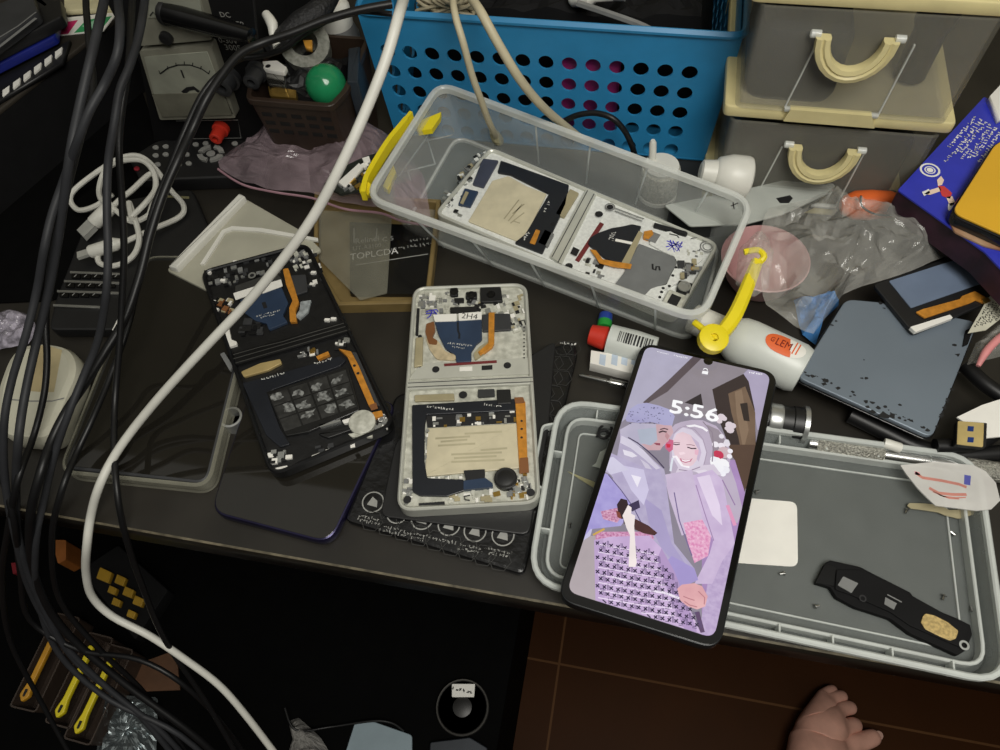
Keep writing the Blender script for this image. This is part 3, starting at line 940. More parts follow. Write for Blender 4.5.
pp(t, 'white_connector', [(362, 158), (369, 156), (370, 160), (364, 162)], 0.002, 0.006, K['label'])

# ================================================================== phones on the left
def slab(name, label, px, z, hgt, m_side, m_top, r=0.008, group=None, bez=0.0012):
    c = at(sum(p_[0] for p_ in px) / len(px), sum(p_[1] for p_ in px) / len(px), z)
    t = T(name, label, 'phone', c)
    q = rnd(ccw([t.L(x, y, hgt) for x, y in px]), r, 6)
    prism('body', q, 0, hgt - 0.0004, m_side, t, 0.0018)
    prism('display', inset(q, bez), hgt - 0.0004, hgt, m_top, t, 0.0003)
    return t, q
t, q = slab('smartphone', 'large black phone in a clear case beneath the hanging white cord', [(146, 258), (215, 258), (262, 262), (207, 484), (62, 468)], 0.0012, 0.009, K['darkgrey'], K['glass'], 0.008, bez=0.0018)
q = rnd(ccw([t.L(x, y, 0.0095) for x, y in ((146, 257), (215, 257), (262, 262), (207, 485), (60, 470))]), 0.009, 6)
qo = inset(q, -0.0016)
rings('clear_case', [z3(q, -0.0012), z3(qo, -0.0006), z3(qo, 0.0088), z3(inset(q, -0.0008), 0.0097), z3(inset(q, 0.0004), 0.0095), z3(q, 0.009), z3(q, 0.0)], mat('yellowed_clear_case', (176, 174, 156), 0.15, alpha=0.34, spec=0.8), t, cap1=False)
pp(t, 'side_button', [(112, 330), (121, 312), (123, 314), (115, 331)], 0.003, 0.0085, K['label'])
t, q = slab('smartphone', 'black phone with purple edge below the black opened phone', [(247, 395), (398, 400), (330, 544), (209, 512)], 0.0, 0.0085, mat('purple_metal', (40, 37, 66), 0.25, 0.6), K['glass'], 0.01)
# --- black bubble pouch with printed icons under the white opened phone
PCH = mat('black_pouch_film', (20, 20, 21), 0.27, bump=0.5, scale=110)
t = T('padded_pouch', 'black padded mailer pouch with printed icons under the white opened phone', 'pouch', at(450, 450, 0))
pp(t, 'sleeve', [(395, 395), (574, 340), (578, 352), (524, 575), (344, 520)], 0, 0.006, PCH, r=0.004, bev=0.002)
F_ = Flat()
h = 0.0063
c4 = crop(345, 430, 0.2)
PR = K['greyink']
sm = 0.0028
for (cx, cy), s1, s2 in ((c4(140, 385)[0], '~7', '~8'), (c4(262, 440)[0], '~6', '~9'), (c4(385, 470)[0], '~9', '~5'), (c4(520, 500)[0], '~8', ''), (c4(650, 530)[0], '~7', '~8'), (c4(790, 550)[0], '~9', '~6')):
    o = t.L(cx, cy - 5, h)
    F_.circle((o.x, o.y), 0.0058, 0.0007, h, PR)
    F_.poly([(o.x - 0.003, o.y - 0.002), (o.x + 0.003, o.y - 0.0026), (o.x + 0.0022, o.y + 0.001), (o.x - 0.001, o.y + 0.003)], h, PR)
    a = t.L(cx - 4, cy + 11, h)
    F_.text(s1, (a.x, a.y), sm, -0.03, h, PR)
    a = t.L(cx - 4, cy + 15, h)
    if s2:
        F_.text(s2, (a.x, a.y), sm, -0.03, h, PR)
HX = mat('grey_hexagon_print', (52, 52, 51), 0.4)
for r_ in range(9):
    for k in range(2):
        x, y = 563 - r_ * 4.6 + k * 9 - (r_ % 2) * 4, 348 + r_ * 15
        o = t.L(x, y, h)
        F_.circle((o.x, o.y), 0.0055, 0.0004, h, HX, 6)
for k in range(9):
    o = t.L(372 + k * 16, 521 + k * 4.9, h)
    F_.circle((o.x, o.y), 0.006, 0.0004, h, HX, 6)
o = t.L(563, 345, h)
F_.text('~5', t.L(569, 344, h).xy, 0.0034, 0.0, h, K['whiteink'])
F_.build('printing', t)
t = T('phone_case', 'plain black flat case lying between the pouch and white opened phone', 'case', at(455, 470, 0.0063), solo=True)
pp(t, 'phone_case', [(396, 440), (556, 340), (548, 430), (529, 535), (380, 516)], 0, 0.002, K['black'], r=0.005, bev=0.0006)
# ================================================================== opened folding phones
WHP = K['label']
def flip_base(t, px, hgt, m, rim, rad=0.009, h0=0.0):
    q = rnd(ccw([t.L(x, y, hgt) for x, y in px]), rad, 6)
    frame_ring('frame', q, rim, h0, hgt, m, t, 0.0008)
    return q
# --- white one in the middle
fw = T('opened_phone', 'opened white folding phone with cream battery lying on the black pouch', 'phone', at(470, 400, 0.0112))
FH = 0.0075
q = flip_base(fw, [(413, 286), (527, 282), (541, 503), (396, 511)], FH, K['frame'], 0.0022, h0=-0.0026)
prism('inner_plate', inset(q, 0.0018), 0.0006, 0.0048, K['board'], fw)
c3 = crop(395, 270, 0.17335)
cb4 = crop(390, 390, 0.26646)
B = 0.0048
pp(fw, 'hinge', c3(72, 640, 795, 608, 798, 655, 70, 690), B, FH - 0.0002, K['frame'], bev=0.0006)
F_ = Flat()
for g in (c3(74, 652, 794, 618), c3(72, 676, 796, 644)):
    F_.stroke([fw.L(*p_, FH) for p_ in g], 0.0005, FH, K['darkgrey'])
F_.build('hinge_grooves', fw)
pp(fw, 'upper_mount', c3(150, 540, 780, 505, 785, 600, 78, 632), B, 0.0058, K['frame'], r=0.001)
for g in (c3(490, 100, 610, 95, 622, 180, 492, 186), c3(408, 125, 472, 122, 474, 162, 408, 164), c3(318, 102, 362, 100, 364, 146, 318, 148)):
    cm = pp(fw, 'camera', g, B, 0.0072, K['black'], r=0.001, bev=0.0005)
    a = fw.L(sum(p_[0] for p_ in g) / 4, sum(p_[1] for p_ in g) / 4, 0.0073)
    lathe('lens', [(0, 0.0028), (0.0004, 0.0026), (0.0004, 0.0016), (0.0001, 0.0014), (0.0001, 0.0002)], fw.M @ a, (0, 0, 1), K['blackgloss'], cm, 16, local=fw)
pp(fw, 'motherboard_shield', c3(500, 255, 590, 250, 665, 250, 670, 345, 505, 355), B, 0.0066, K['darkgrey'], r=0.001, bev=0.0004)
pp(fw, 'dark_connector', c3(318, 215, 470, 210, 476, 242, 318, 246), B, 0.0064, K['black'], r=0.0006)
pp(fw, 'dark_connector', c3(342, 162, 398, 160, 398, 184, 342, 186), B, 0.0064, K['black'], r=0.0006)
fx = pp(fw, 'blue_flex', c3(228, 298, 500, 284, 502, 400, 470, 425, 440, 470, 440, 528, 352, 532, 350, 490, 290, 452, 250, 372), B, 0.0069, K['navy'], r=0.001, bev=0.0003)
F_ = Flat()
hz_ = 0.00705
F_.stroke([fw.L(*p_, hz_) for p_ in c3(362, 300, 364, 352, 372, 370, 370, 396)], 0.0012, hz_, K['blackflex'])
F_.text('~11', fw.L(*c3(375, 430)[0], hz_).xy, 0.0022, 0.02, hz_, K['whiteink'])
F_.text('~7', fw.L(*c3(370, 448)[0], hz_).xy, 0.0019, 0.02, hz_, K['whiteink'])
F_.build('printing', fx)
pp(fw, 'paper_label', c3(220, 258, 355, 252, 356, 294, 230, 298), 0.0069, 0.0074, WHP, r=0.0006)
lb = pp(fw, 'paper_label', c3(366, 250, 500, 240, 500, 284, 368, 292), 0.0069, 0.0074, WHP, r=0.0006)
F_ = Flat()
F_.text('2H4', fw.L(*c3(430, 268)[0], 0.00745).xy, 0.0058, 0.05, 0.00745, K['ink'])
F_.build('handwriting', lb)
pp(fw, 'amber_flex', c3(540, 245, 574, 243, 572, 420, 562, 442, 492, 492, 478, 472, 538, 420), B, 0.0073, K['orange'], r=0.0006, bev=0.0002)
pp(fw, 'flex_tail', c3(490, 440, 555, 400, 560, 440, 510, 485, 460, 520, 455, 480), B, 0.0064, K['beige'], r=0.001)
pp(fw, 'copper_flex', c3(180, 310, 225, 295, 232, 345, 215, 390, 245, 405, 240, 430, 195, 425, 175, 360), B, 0.0066, K['brownflex'], r=0.001)
pp(fw, 'glue_residue', c3(175, 390, 250, 410, 290, 470, 352, 490, 352, 520, 240, 515, 200, 460), B, 0.006, mat('beige_glue', (190, 174, 142), 0.4, var=0.2, scale=200), r=0.002)
pp(fw, 'vibration_motor', c3(118, 388, 162, 384, 158, 552, 108, 558), B, 0.0068, K['beige'], r=0.0008, bev=0.0006)
pp(fw, 'side_flex', c3(126, 220, 140, 220, 132, 372, 118, 372), B, 0.0066, K['ink'])
pp(fw, 'red_strip', c3(282, 540, 586, 520, 588, 534, 284, 554), 0.0058, 0.0062, K['darkred'])
F_ = Flat()
for g, r_ in ((c3(235, 573), 0.0022), (c3(648, 550), 0.0022), (c3(144, 383), 0.0012), (c3(142, 551), 0.0013), (c3(714, 213), 0.001)):
    o = fw.L(*g[0], 0.0061)
    F_.disc(o.xy, r_, 0.0061, K['ink'])
F_.poly([fw.L(*p_, 0.0061) for p_ in c3(500, 552, 562, 548, 562, 574, 500, 578)], 0.0061, K['ink'])
F_.poly([fw.L(*p_, 0.0061) for p_ in c3(372, 560, 446, 556, 446, 582, 372, 584)], 0.0061, WHP)
for k in range(9):
    g = c3(745, 330 + k * 22)
    F_.disc(fw.L(*g[0], 0.0061).xy, 0.0005, 0.0061, K['ink'])
F_.build('screw_holes', fw)
F_ = Flat()
F_.chips(fw, c3(140, 130, 310, 125, 300, 240, 130, 250), 40, B, 0.0066, [K['board'], K['alum'], WHP, K['grey']], 0.001, 0.004, 11)
F_.chips(fw, c3(480, 180, 740, 110, 750, 350, 640, 350), 60, B, 0.0064, [K['board'], K['alum'], WHP, K['black'], K['beige']], 0.0008, 0.004, 12)
F_.chips(fw, c3(310, 140, 490, 180, 490, 235, 310, 235), 34, B, 0.0062, [K['board'], K['alum'], K['black'], K['grey']], 0.0008, 0.003, 13)
F_.build('board_components', fw)
F_ = Flat()
for g in (c3(180, 240, 205, 232, 240, 228, 248, 240), c3(215, 228, 205, 262, 186, 278), c3(222, 232, 245, 262), c3(178, 252, 240, 246)):
    F_.stroke([fw.L(*p_, 0.0068) for p_ in g], 0.0007, 0.0068, K['blueink'])
F_.build('blue_pen_mark', fw)
# lower half
pp(fw, 'battery', cb4(142, 142, 487, 124, 492, 292, 130, 324), B, 0.0064, K['battery'], r=0.0006, bev=0.0005)
F_ = Flat()
BS = mat('battery_print', (178, 170, 142), 0.5)
for y0, x0, x1 in ((178, 170, 300), (190, 190, 290), (205, 180, 320), (238, 230, 420), (252, 240, 400), (266, 230, 430), (222, 340, 440), (160, 280, 420)):
    F_.stroke([fw.L(*p_, 0.00645) for p_ in cb4(x0, y0 + 4, x1, y0 - 4)], 0.0012, 0.00645, BS)
F_.build('printing', fw)
fx = pp(fw, 'black_flex', cb4(82, 56, 475, 32, 478, 76, 136, 92, 130, 140, 128, 262, 140, 330, 276, 335, 282, 376, 215, 398, 110, 396, 84, 380), B, 0.0068, K['blackflex'], r=0.001, bev=0.0003)
F_ = Flat()
F_.text('~10', fw.L(*cb4(190, 68)[0], 0.0069).xy, 0.0026, 0.03, 0.0069, K['whiteink'])
F_.text('~7', fw.L(*cb4(385, 58)[0], 0.0069).xy, 0.0024, 0.03, 0.0069, K['whiteink'])
F_.build('printing', fx)
pp(fw, 'shield_strip', cb4(92, 18, 240, 12, 242, 38, 92, 42), B, 0.0066, K['beige'], r=0.0008, bev=0.0003)
pp(fw, 'chip', cb4(330, -2, 392, -4, 394, 22, 330, 26), B, 0.0066, K['darkgrey'], r=0.0005)
pp(fw, 'camera', cb4(400, -2, 452, -4, 456, 50, 402, 52), B, 0.0072, K['black'], r=0.0006, bev=0.0004)
F_ = Flat()
F_.disc(fw.L(*cb4(274, 17)[0], 0.0069).xy, 0.0024, 0.0066, K['ink'])
F_.poly([fw.L(*p_, 0.0056) for p_ in cb4(134, 94, 478, 78, 482, 122, 140, 142)], 0.0056, K['ink'])
F_.chips(fw, cb4(140, 96, 470, 80, 475, 120, 150, 138), 34, 0.0050, 0.0062, [WHP, K['alum'], K['gold'], K['black'], K['grey']], 0.0008, 0.0034, 15)
F_.chips(fw, cb4(134, 150, 144, 150, 140, 320, 130, 320), 16, 0.005, 0.0066, [WHP, K['alum']], 0.0008, 0.0022, 16)
F_.chips(fw, cb4(140, 328, 275, 316, 275, 336, 145, 342), 26, 0.005, 0.0068, [WHP, K['alum'], K['board']], 0.0008, 0.0024, 17)
F_.chips(fw, cb4(460, 320, 545, 310, 540, 400, 440, 405), 40, 0.005, 0.0064, [WHP, K['alum'], K['black'], K['gold'], K['grey']], 0.0008, 0.003, 18)
F_.chips(fw, cb4(45, 330, 80, 330, 80, 420, 50, 425), 16, 0.005, 0.0066, [WHP, K['alum'], K['grey']], 0.0008, 0.003, 19)
F_.chips(fw, cb4(220, 385, 380, 375, 380, 420, 220, 425), 16, 0.005, 0.006, [WHP, K['board'], K['beige']], 0.001, 0.004, 20)
F_.build('lower_components', fw)
pp(fw, 'connector', cb4(276, 302, 356, 297, 354, 340, 286, 342), B, 0.0076, K['ink'], r=0.0004)
pp(fw, 'navy_flex', cb4(276, 340, 358, 330, 386, 350, 386, 364, 276, 374), B, 0.0078, K['navy'], r=0.0006)
sp = lathe('speaker', [(0, 0.0062), (0.0034, 0.0062), (0.0038, 0.0056), (0.0036, 0.0044), (0.0038, 0.004), (0.0038, 0.0002)], fw.M @ fw.L(*cb4(435, 340)[0], B), (0, 0, 1), K['black'], fw, 24)
fx = pp(fw, 'amber_flex', cb4(470, 45, 508, 42, 518, 305, 486, 310), B, 0.0073, K['orange'], r=0.0006, bev=0.0002)
for g in (cb4(466, 28, 500, 26, 506, 48, 470, 50), cb4(486, 255, 518, 252, 522, 310, 486, 312)):
    pp(fw, 'flex_end', g, 0.0073, 0.0077, K['brownflex'], r=0.0006)
F_ = Flat()
for y in (116, 146, 178):
    F_.disc(fw.L(*cb4(494, y)[0], 0.0074).xy, 0.0007, 0.0074, K['ink'])
F_.build('flex_holes', fx)
F_ = Flat()
F_.poly([fw.L(*p_, 0.0062) for p_ in cb4(108, 425, 205, 418, 206, 430, 108, 434)], 0.0062, K['ink'])
for g in (cb4(65, 412), cb4(528, 385)):
    F_.disc(fw.L(*g[0], 0.0063).xy, 0.0022, 0.0066, K['ink'])
F_.poly([fw.L(*p_, 0.0063) for p_ in cb4(385, 385, 412, 378, 416, 396, 390, 402)], 0.0064, K['gold'])
F_.stroke([fw.L(*p_, 0.0062) for p_ in cb4(300, 395, 278, 400, 282, 412, 300, 414)], 0.0007, 0.0062, K['ink'])
F_.build('bottom_holes', fw)
# ports in the bottom edge
a, b = fw.L(396, 511, 0.004), fw.L(541, 503, 0.004)
d = (b - a).normalized()
an = math.atan2(d.y, d.x)
nn = Vector((d.y, -d.x, 0))
for f, w_, h_, m_ in ((0.47, 0.0095, 0.0026, K['label']), (0.48, 0.006, 0.0012, K['ink'])):
    c = a.lerp(b, f) + nn * 0.0001
    box('charging_port', (c.x, c.y, 0.004), (w_, 0.0010 if h_ > 0.002 else 0.0014, h_), m_, fw, 0.0004, an)
for k in range(6):
    c = a.lerp(b, 0.2 + k * 0.025)
    box('speaker_hole', (c.x, c.y, 0.004), (0.0011, 0.0008, 0.0011), K['ink'], fw, 0.0002, an)
for f in (0.13, 0.83):
    c = a.lerp(b, f)
    box('antenna_line', (c.x, c.y, FH / 2), (0.0011, 0.0009, FH * 0.9), mat('antenna_strip', (176, 174, 160), 0.5), fw, 0.0002, an)

# --- black one at the left
fb = T('opened_phone', 'opened black folding phone with navy flex lying across the two black phones', 'phone', at(300, 355, 0.0112))
c1 = crop(190, 230, 0.21063)
c2 = crop(220, 330, 0.2)
BF = mat('black_metal_frame', (30, 30, 31), 0.3, 0.4)
BP = mat('black_inner_plate', (20, 20, 21), 0.4, bump=0.2, scale=160)
q = flip_base(fb, [(199, 270), (307, 241), (396, 424), (270, 477)], FH, BF, 0.0024)
prism('inner_plate', inset(q, 0.002), 0.0006, B, BP, fb)
pp(fb, 'hinge', c1(200, 585, 735, 432, 765, 478, 220, 640), B, FH - 0.0002, BF, bev=0.0006)
F_ = Flat()
HL = mat('hinge_shine', (92, 92, 90), 0.3, 0.5)
for g in (c1(205, 592, 330, 556, 440, 530, 560, 492, 738, 440), c1(205, 612, 745, 456), c1(215, 632, 758, 472)):
    F_.stroke([fb.L(*p_, FH) for p_ in g], 0.0006, FH, HL)
F_.build('hinge_grooves', fb)
pp(fb, 'motherboard_shield', c1(470, 215, 550, 210, 558, 290, 500, 310, 470, 290), B, 0.0064, K['darkgrey'], r=0.001, bev=0.0004)
pp(fb, 'motherboard_shield', c1(215, 265, 330, 225, 410, 205, 440, 235, 215, 295), B, 0.006, mat('dim_shield', (66, 66, 64), 0.4, 0.3), r=0.001)
fx = pp(fb, 'blue_flex', c1(238, 330, 435, 272, 466, 345, 440, 405, 464, 436, 374, 474, 362, 442, 310, 430, 242, 380), B, 0.007, K['navy'], r=0.001, bev=0.0003)
F_ = Flat()
h = 0.0071
a, b = fb.L(*c1(310, 412)[0], h), fb.L(*c1(440, 378)[0], h)
an = math.atan2((b - a).y, (b - a).x)
F_.text('~11', ((a + b) / 2).xy, 0.0023, an, h, K['whiteink'])
F_.text('~7', (fb.L(*c1(370, 408)[0], h)).xy, 0.002, an, h, K['whiteink'])
F_.poly([fb.L(*p_, h) for p_ in c1(340, 345, 358, 340, 368, 368, 350, 374)], h, K['ink'])
F_.build('printing', fx)
pp(fb, 'paper_label', c1(205, 300, 318, 264, 322, 294, 216, 332), 0.007, 0.0074, WHP, r=0.0006)
pp(fb, 'paper_label', c1(330, 264, 432, 234, 440, 266, 342, 302), 0.007, 0.0074, WHP, r=0.0006)
pp(fb, 'amber_flex', c1(440, 185, 466, 180, 492, 260, 516, 340, 500, 380, 506, 434, 474, 436, 470, 370, 486, 335, 456, 260), B, 0.0074, K['orange'], r=0.0006, bev=0.0002)
pp(fb, 'white_tape', c1(525, 340, 575, 332, 560, 390, 520, 425, 500, 410, 520, 380), B, 0.0062, mat('pale_tape', (150, 156, 158), 0.5, var=0.3, scale=300), r=0.0006)
pp(fb, 'white_bracket', c1(155, 450, 180, 445, 196, 520, 222, 530, 222, 545, 180, 558), B, 0.0066, WHP, r=0.0006)
F_ = Flat()
F_.chips(fb, c1(65, 185, 400, 95, 420, 190, 90, 280), 46, B, 0.0066, [K['black'], K['darkgrey'], K['grey'], K['matte'], K['alum']], 0.001, 0.004, 31)
F_.chips(fb, c1(470, 120, 540, 90, 570, 150, 490, 190), 26, B, 0.0066, [K['board'], K['grey'], K['darkgrey']], 0.001, 0.0036, 32)
F_.chips(fb, c1(420, 130, 600, 80, 640, 250, 560, 270), 20, B, 0.006, [K['black'], WHP, K['darkgrey']], 0.001, 0.0034, 33)
F_.chips(fb, c1(90, 300, 190, 330, 230, 420, 130, 400), 24, B, 0.0066, [K['black'], K['beige'], K['brownflex'], WHP, K['matte']], 0.001, 0.004, 34)
F_.chips(fb, c1(230, 430, 340, 430, 340, 490, 250, 490), 14, B, 0.0064, [K['black'], K['matte'], K['darkgrey']], 0.002, 0.006, 35)
for cx, cy in ((585, 200), (155, 237), (580, 255), (680, 420), (86, 200), (215, 150), (650, 425)):
    o = fb.L(*c1(cx, cy)[0], 0.0066)
    e1 = 0.0016
    F_.block([(o.x - e1, o.y - e1 * 0.6), (o.x + e1, o.y - e1 * 0.4), (o.x + e1, o.y + e1 * 0.7), (o.x - e1, o.y + e1 * 0.5)], B, 0.0066, WHP)
F_.disc(fb.L(*c1(294, 215)[0], 0.0068).xy, 0.0026, 0.0068, K['alum'])
F_.disc(fb.L(*c1(294, 215)[0], 0.0069).xy, 0.0014, 0.0069, K['ink'])
F_.build('board_components', fb)
# lower half
fx = pp(fb, 'black_flex', c2(110, 265, 230, 235, 600, 130, 630, 150, 600, 180, 260, 300, 240, 330, 300, 490, 350, 570, 300, 585, 230, 525), B, 0.0064, K['blackflex'], r=0.001, bev=0.0003)
F_ = Flat()
h = 0.0065
for s_, x, y, x2, y2 in (('~9', 200, 250, 335, 212), ('~7', 470, 170, 565, 142)):
    a, b = fb.L(*c2(x, y)[0], h), fb.L(*c2(x2, y2)[0], h)
    F_.text(s_, ((a + b) / 2).xy, 0.0026, math.atan2((b - a).y, (b - a).x), h, K['whiteink'])
F_.build('printing', fx)
bt = pp(fb, 'battery', c2(230, 310, 640, 185, 700, 400, 440, 510, 330, 530, 300, 470), B, 0.0068, mat('black_battery_wrap', (28, 28, 28), 0.25, var=0.3), r=0.001, bev=0.0005)
F_ = Flat()
SM = mat('smeared_glue', (150, 152, 150), 0.35, var=0.5, scale=420, c2=(52, 52, 52))
TL_ = mat('battery_tile', (48, 48, 47), 0.3, var=0.35, scale=240)
rg = random.Random(4)
A, Bq, Cq, Dq = [fb.L(*p_, 0.0069) for p_ in c2(240, 322, 632, 195, 690, 385, 320, 512)]
for i in range(4):
    for j in range(3):
        def uv(u, v):
            return (A * (1 - u) + Bq * u) * (1 - v) + (Dq * (1 - u) + Cq * u) * v
        u0, u1, v0, v1 = i / 4 + .012, (i + 1) / 4 - .012, j / 3 + .015, (j + 1) / 3 - .015
        F_.poly([uv(u0, v0), uv(u1, v0), uv(u1, v1), uv(u0, v1)], 0.0069, TL_)
        for _ in range(2 if (i, j) != (0, 2) else 0):
            cu, cv = rg.uniform(u0 + .06, u1 - .06), rg.uniform(v0 + .08, v1 - .08)
            p_ = []
            for k in range(9):
                rr_ = rg.uniform(.025, .11)
                p_.append(uv(min(u1, max(u0, cu + rr_ * math.cos(k * .7))), min(v1, max(v0, cv + rr_ * 1.1 * math.sin(k * .7)))))
            F_.poly(p_, 0.00695 + rg.uniform(0, 3e-5), SM)
F_.build('battery_surface', bt)
pp(fb, 'shield_strip', c2(104, 208, 200, 165, 300, 144, 308, 164, 240, 200, 118, 234), B, 0.007, mat('pale_gold_shield', (186, 164, 112), 0.4, 0.3), r=0.0008, bev=0.0003)
pp(fb, 'amber_flex', c2(480, 132, 540, 106, 548, 122, 490, 148), B, 0.007, K['orange'], r=0.0004)
fx = pp(fb, 'amber_flex', c2(590, 92, 655, 106, 690, 170, 778, 376, 746, 384, 636, 132), B, 0.0074, K['orange'], r=0.0006, bev=0.0002)
F_ = Flat()
for g in (c2(672, 178), c2(690, 216)):
    F_.disc(fb.L(*g[0], 0.0075).xy, 0.0009, 0.0075, K['ink'])
F_.build('flex_holes', fx)
pp(fb, 'flex_end', c2(760, 412, 808, 402, 816, 428, 770, 440), B, 0.0072, K['orange'], r=0.0004)
pp(fb, 'flex_end', c2(746, 376, 780, 362, 790, 392, 756, 402), 0.0074, 0.0078, K['brownflex'], r=0.0004)
pp(fb, 'grey_flex', c2(660, 110, 682, 112, 800, 380, 780, 376), B, 0.0068, K['darkgrey'], r=0.0004)
lathe('speaker', [(0, 0.0076), (0.0028, 0.0076), (0.0032, 0.007), (0.003, 0.005), (0.0033, 0.0045), (0.0033, 0.0003)], fb.M @ fb.L(*c2(715, 470)[0], B), (0, 0, 1), K['board'], fb, 24)
pp(fb, 'white_bracket', c2(610, 452, 660, 436, 668, 456, 620, 468), B, 0.0068, WHP, r=0.0004)
pp(fb, 'white_bracket', c2(640, 520, 700, 510, 765, 510, 760, 536, 660, 535), B, 0.0066, K['board'], r=0.0004)
pp(fb, 'silver_bar', c2(495, 474, 600, 446, 604, 456, 500, 486), B, 0.0068, K['alum'], r=0.0003)
pp(fb, 'motor', c2(490, 520, 660, 470, 668, 496, 540, 540), B, 0.0068, K['black'], r=0.0008, bev=0.0005)
pp(fb, 'silver_bar', c2(275, 688, 335, 676, 342, 690, 280, 702), B, 0.0068, WHP, r=0.0004, bev=0.0003)
pp(fb, 'silver_bar', c2(378, 664, 450, 640, 452, 648, 380, 674), B, 0.0064, K['alum'], r=0.0004)
pp(fb, 'silver_bar', c2(458, 628, 500, 612, 506, 630, 462, 644), B, 0.0066, WHP, r=0.0004)
F_ = Flat()
F_.chips(fb, c2(235, 600, 330, 590, 350, 650, 260, 670), 14, B, 0.0066, [WHP, K['alum'], K['black']], 0.0012, 0.004, 41)
F_.chips(fb, c2(790, 420, 835, 430, 840, 490, 770, 510), 16, B, 0.0066, [WHP, K['alum'], K['grey']], 0.001, 0.0034, 42)
F_.chips(fb, c2(400, 100, 510, 80, 520, 110, 400, 130), 14, B, 0.0066, [K['black'], K['gold'], K['grey'], WHP], 0.001, 0.0034, 43)
F_.chips(fb, c2(570, 40, 640, 40, 640, 90, 580, 90), 9, B, 0.0066, [WHP, K['alum'], K['black']], 0.001, 0.0034, 44)
F_.chips(fb, c2(470, 575, 720, 520, 730, 570, 480, 620), 8, B, 0.0062, [K['alum'], WHP, K['darkgrey']], 0.001, 0.0034, 45)
F_.build('lower_components', fb)

# ================================================================== clear box with yellow latches
bx = T('clear_box', 'clear plastic box with yellow latches holding an opened white phone', 'box', at(560, 240, 0.0), yaw=-0.33)
rim = [bx.L(*p_, 0.05) for p_ in ((366, 196), (439, 82), (753, 200), (702, 318))]
base = [bx.L(*p_, 0.0) for p_ in ((402, 231), (456, 136), (722, 246), (694, 345))]
ro, rt0 = rnd(ccw(base), 0.014), rnd(ccw(rim), 0.014)
rings('wall', [z3(ro, 0.0), z3(rt0, 0.048), z3(inset(rt0, 0.0016), 0.048), z3(inset(ro, 0.0016), 0.0015)], K['clear'], bx, cap0=False, cap1=False, smooth=False)
prism('floor_panel', inset(ro, 0.0004), 0.0004, 0.0014, K['clearthin'], bx)
frame_ring('floor_edge', ro, 0.0022, 0.0, 0.003, K['clearrim'], bx, 0.0006)
rq = rnd(ccw(rim), 0.014, 6)
frame_ring('rim', inset(rq, -0.0020), 0.0040, 0.0455, 0.0505, K['clearrim'], bx, 0.001)
# ribs on the floor and the wall corners
def rib(name, P, r_, m, par):
    tube(name, P, r_, m, par, 1, 6, local=bx)
c5b = crop(360, 60, 0.19274)
RB = mat('clear_plastic_rib', (222, 228, 226), 0.3, alpha=0.65)
for g in (c5b(415, 285, 340, 410, 200, 605), c5b(415, 285, 560, 345), c5b(340, 420, 500, 385), c5b(470, 320, 495, 385), c5b(350, 410, 390, 540), c5b(390, 540, 230, 580), c5b(245, 570, 265, 630)):
    rib('floor_rib', [at(x, y, 0.003) for x, y in g], 0.0006, RB, bx)
def wallpt(f, z, side):
    lo, hi = ccw(base), ccw(rim)
    return None
for f in (0.16, 0.34, 0.52, 0.70, 0.88):
    a = bx.M @ Vector((*(rim[1].lerp(rim[2], f)).xy, 0.045))
    b = bx.M @ Vector((*(base[1].lerp(base[2], f)).xy, 0.006))
    rib('wall_rib', [a, b], 0.0007, RB, bx)
    a = bx.M @ Vector((*(rim[0].lerp(rim[3], f)).xy, 0.0455))
    b = bx.M @ Vector((*(base[0].lerp(base[3], f)).xy, 0.0))
    rib('wall_rib', [a, b], 0.0007, RB, bx)
def latch(name, pts, z0, z1, m):
    P = [at(x, y, z) for x, y, z in pts]
    return P
YL = K['yellow']
# left latch: a curved bar along the end wall with two inner lugs
lt = None
Pl = [at(x, y, z) for x, y, z in ((364, 196, .040), (367, 182, .041), (376, 165, .043), (390, 143, .045), (404, 126, .047), (412, 116, .048))]
rs = []
Q = crom(Pl, 5)
for i, p_ in enumerate(Q):
    d = (Q[min(len(Q) - 1, i + 1)] - Q[max(0, i - 1)]).normalized()
    nn = Vector((-d.y, d.x, 0)).normalized()
    f = i / (len(Q) - 1)
    w = 0.0017 if f < 0.85 else 0.0012
    rs.append([bx.W(p_ + nn * (a * w) + Vector((0, 0, b * 0.004))) for a, b in ((-1, -1), (1, -1), (1, 1), (-1, 1))])
lt = rings('latch', rs, YL, bx, smooth=False)
lathe('pivot_eye', [(-0.003, 0.0048), (0.003, 0.0048), (0.0034, 0.004), (0.0034, 0.0018), (-0.003, 0.0018)], at(368, 190, 0.038), (-0.3, -0.5, 0.8), YL, lt, 16, local=bx)
for g, z in ((((414, 123), (441, 112), (440, 117), (432, 129), (418, 131)), 0.040), (((383, 186), (393, 164), (396, 172), (388, 190)), 0.036)):
    V0 = [bx.W(at(x, y, z)) for x, y in g]
    rings('latch_lug', [[v + Vector((0, 0, -0.004)) for v in V0], V0], YL, lt)
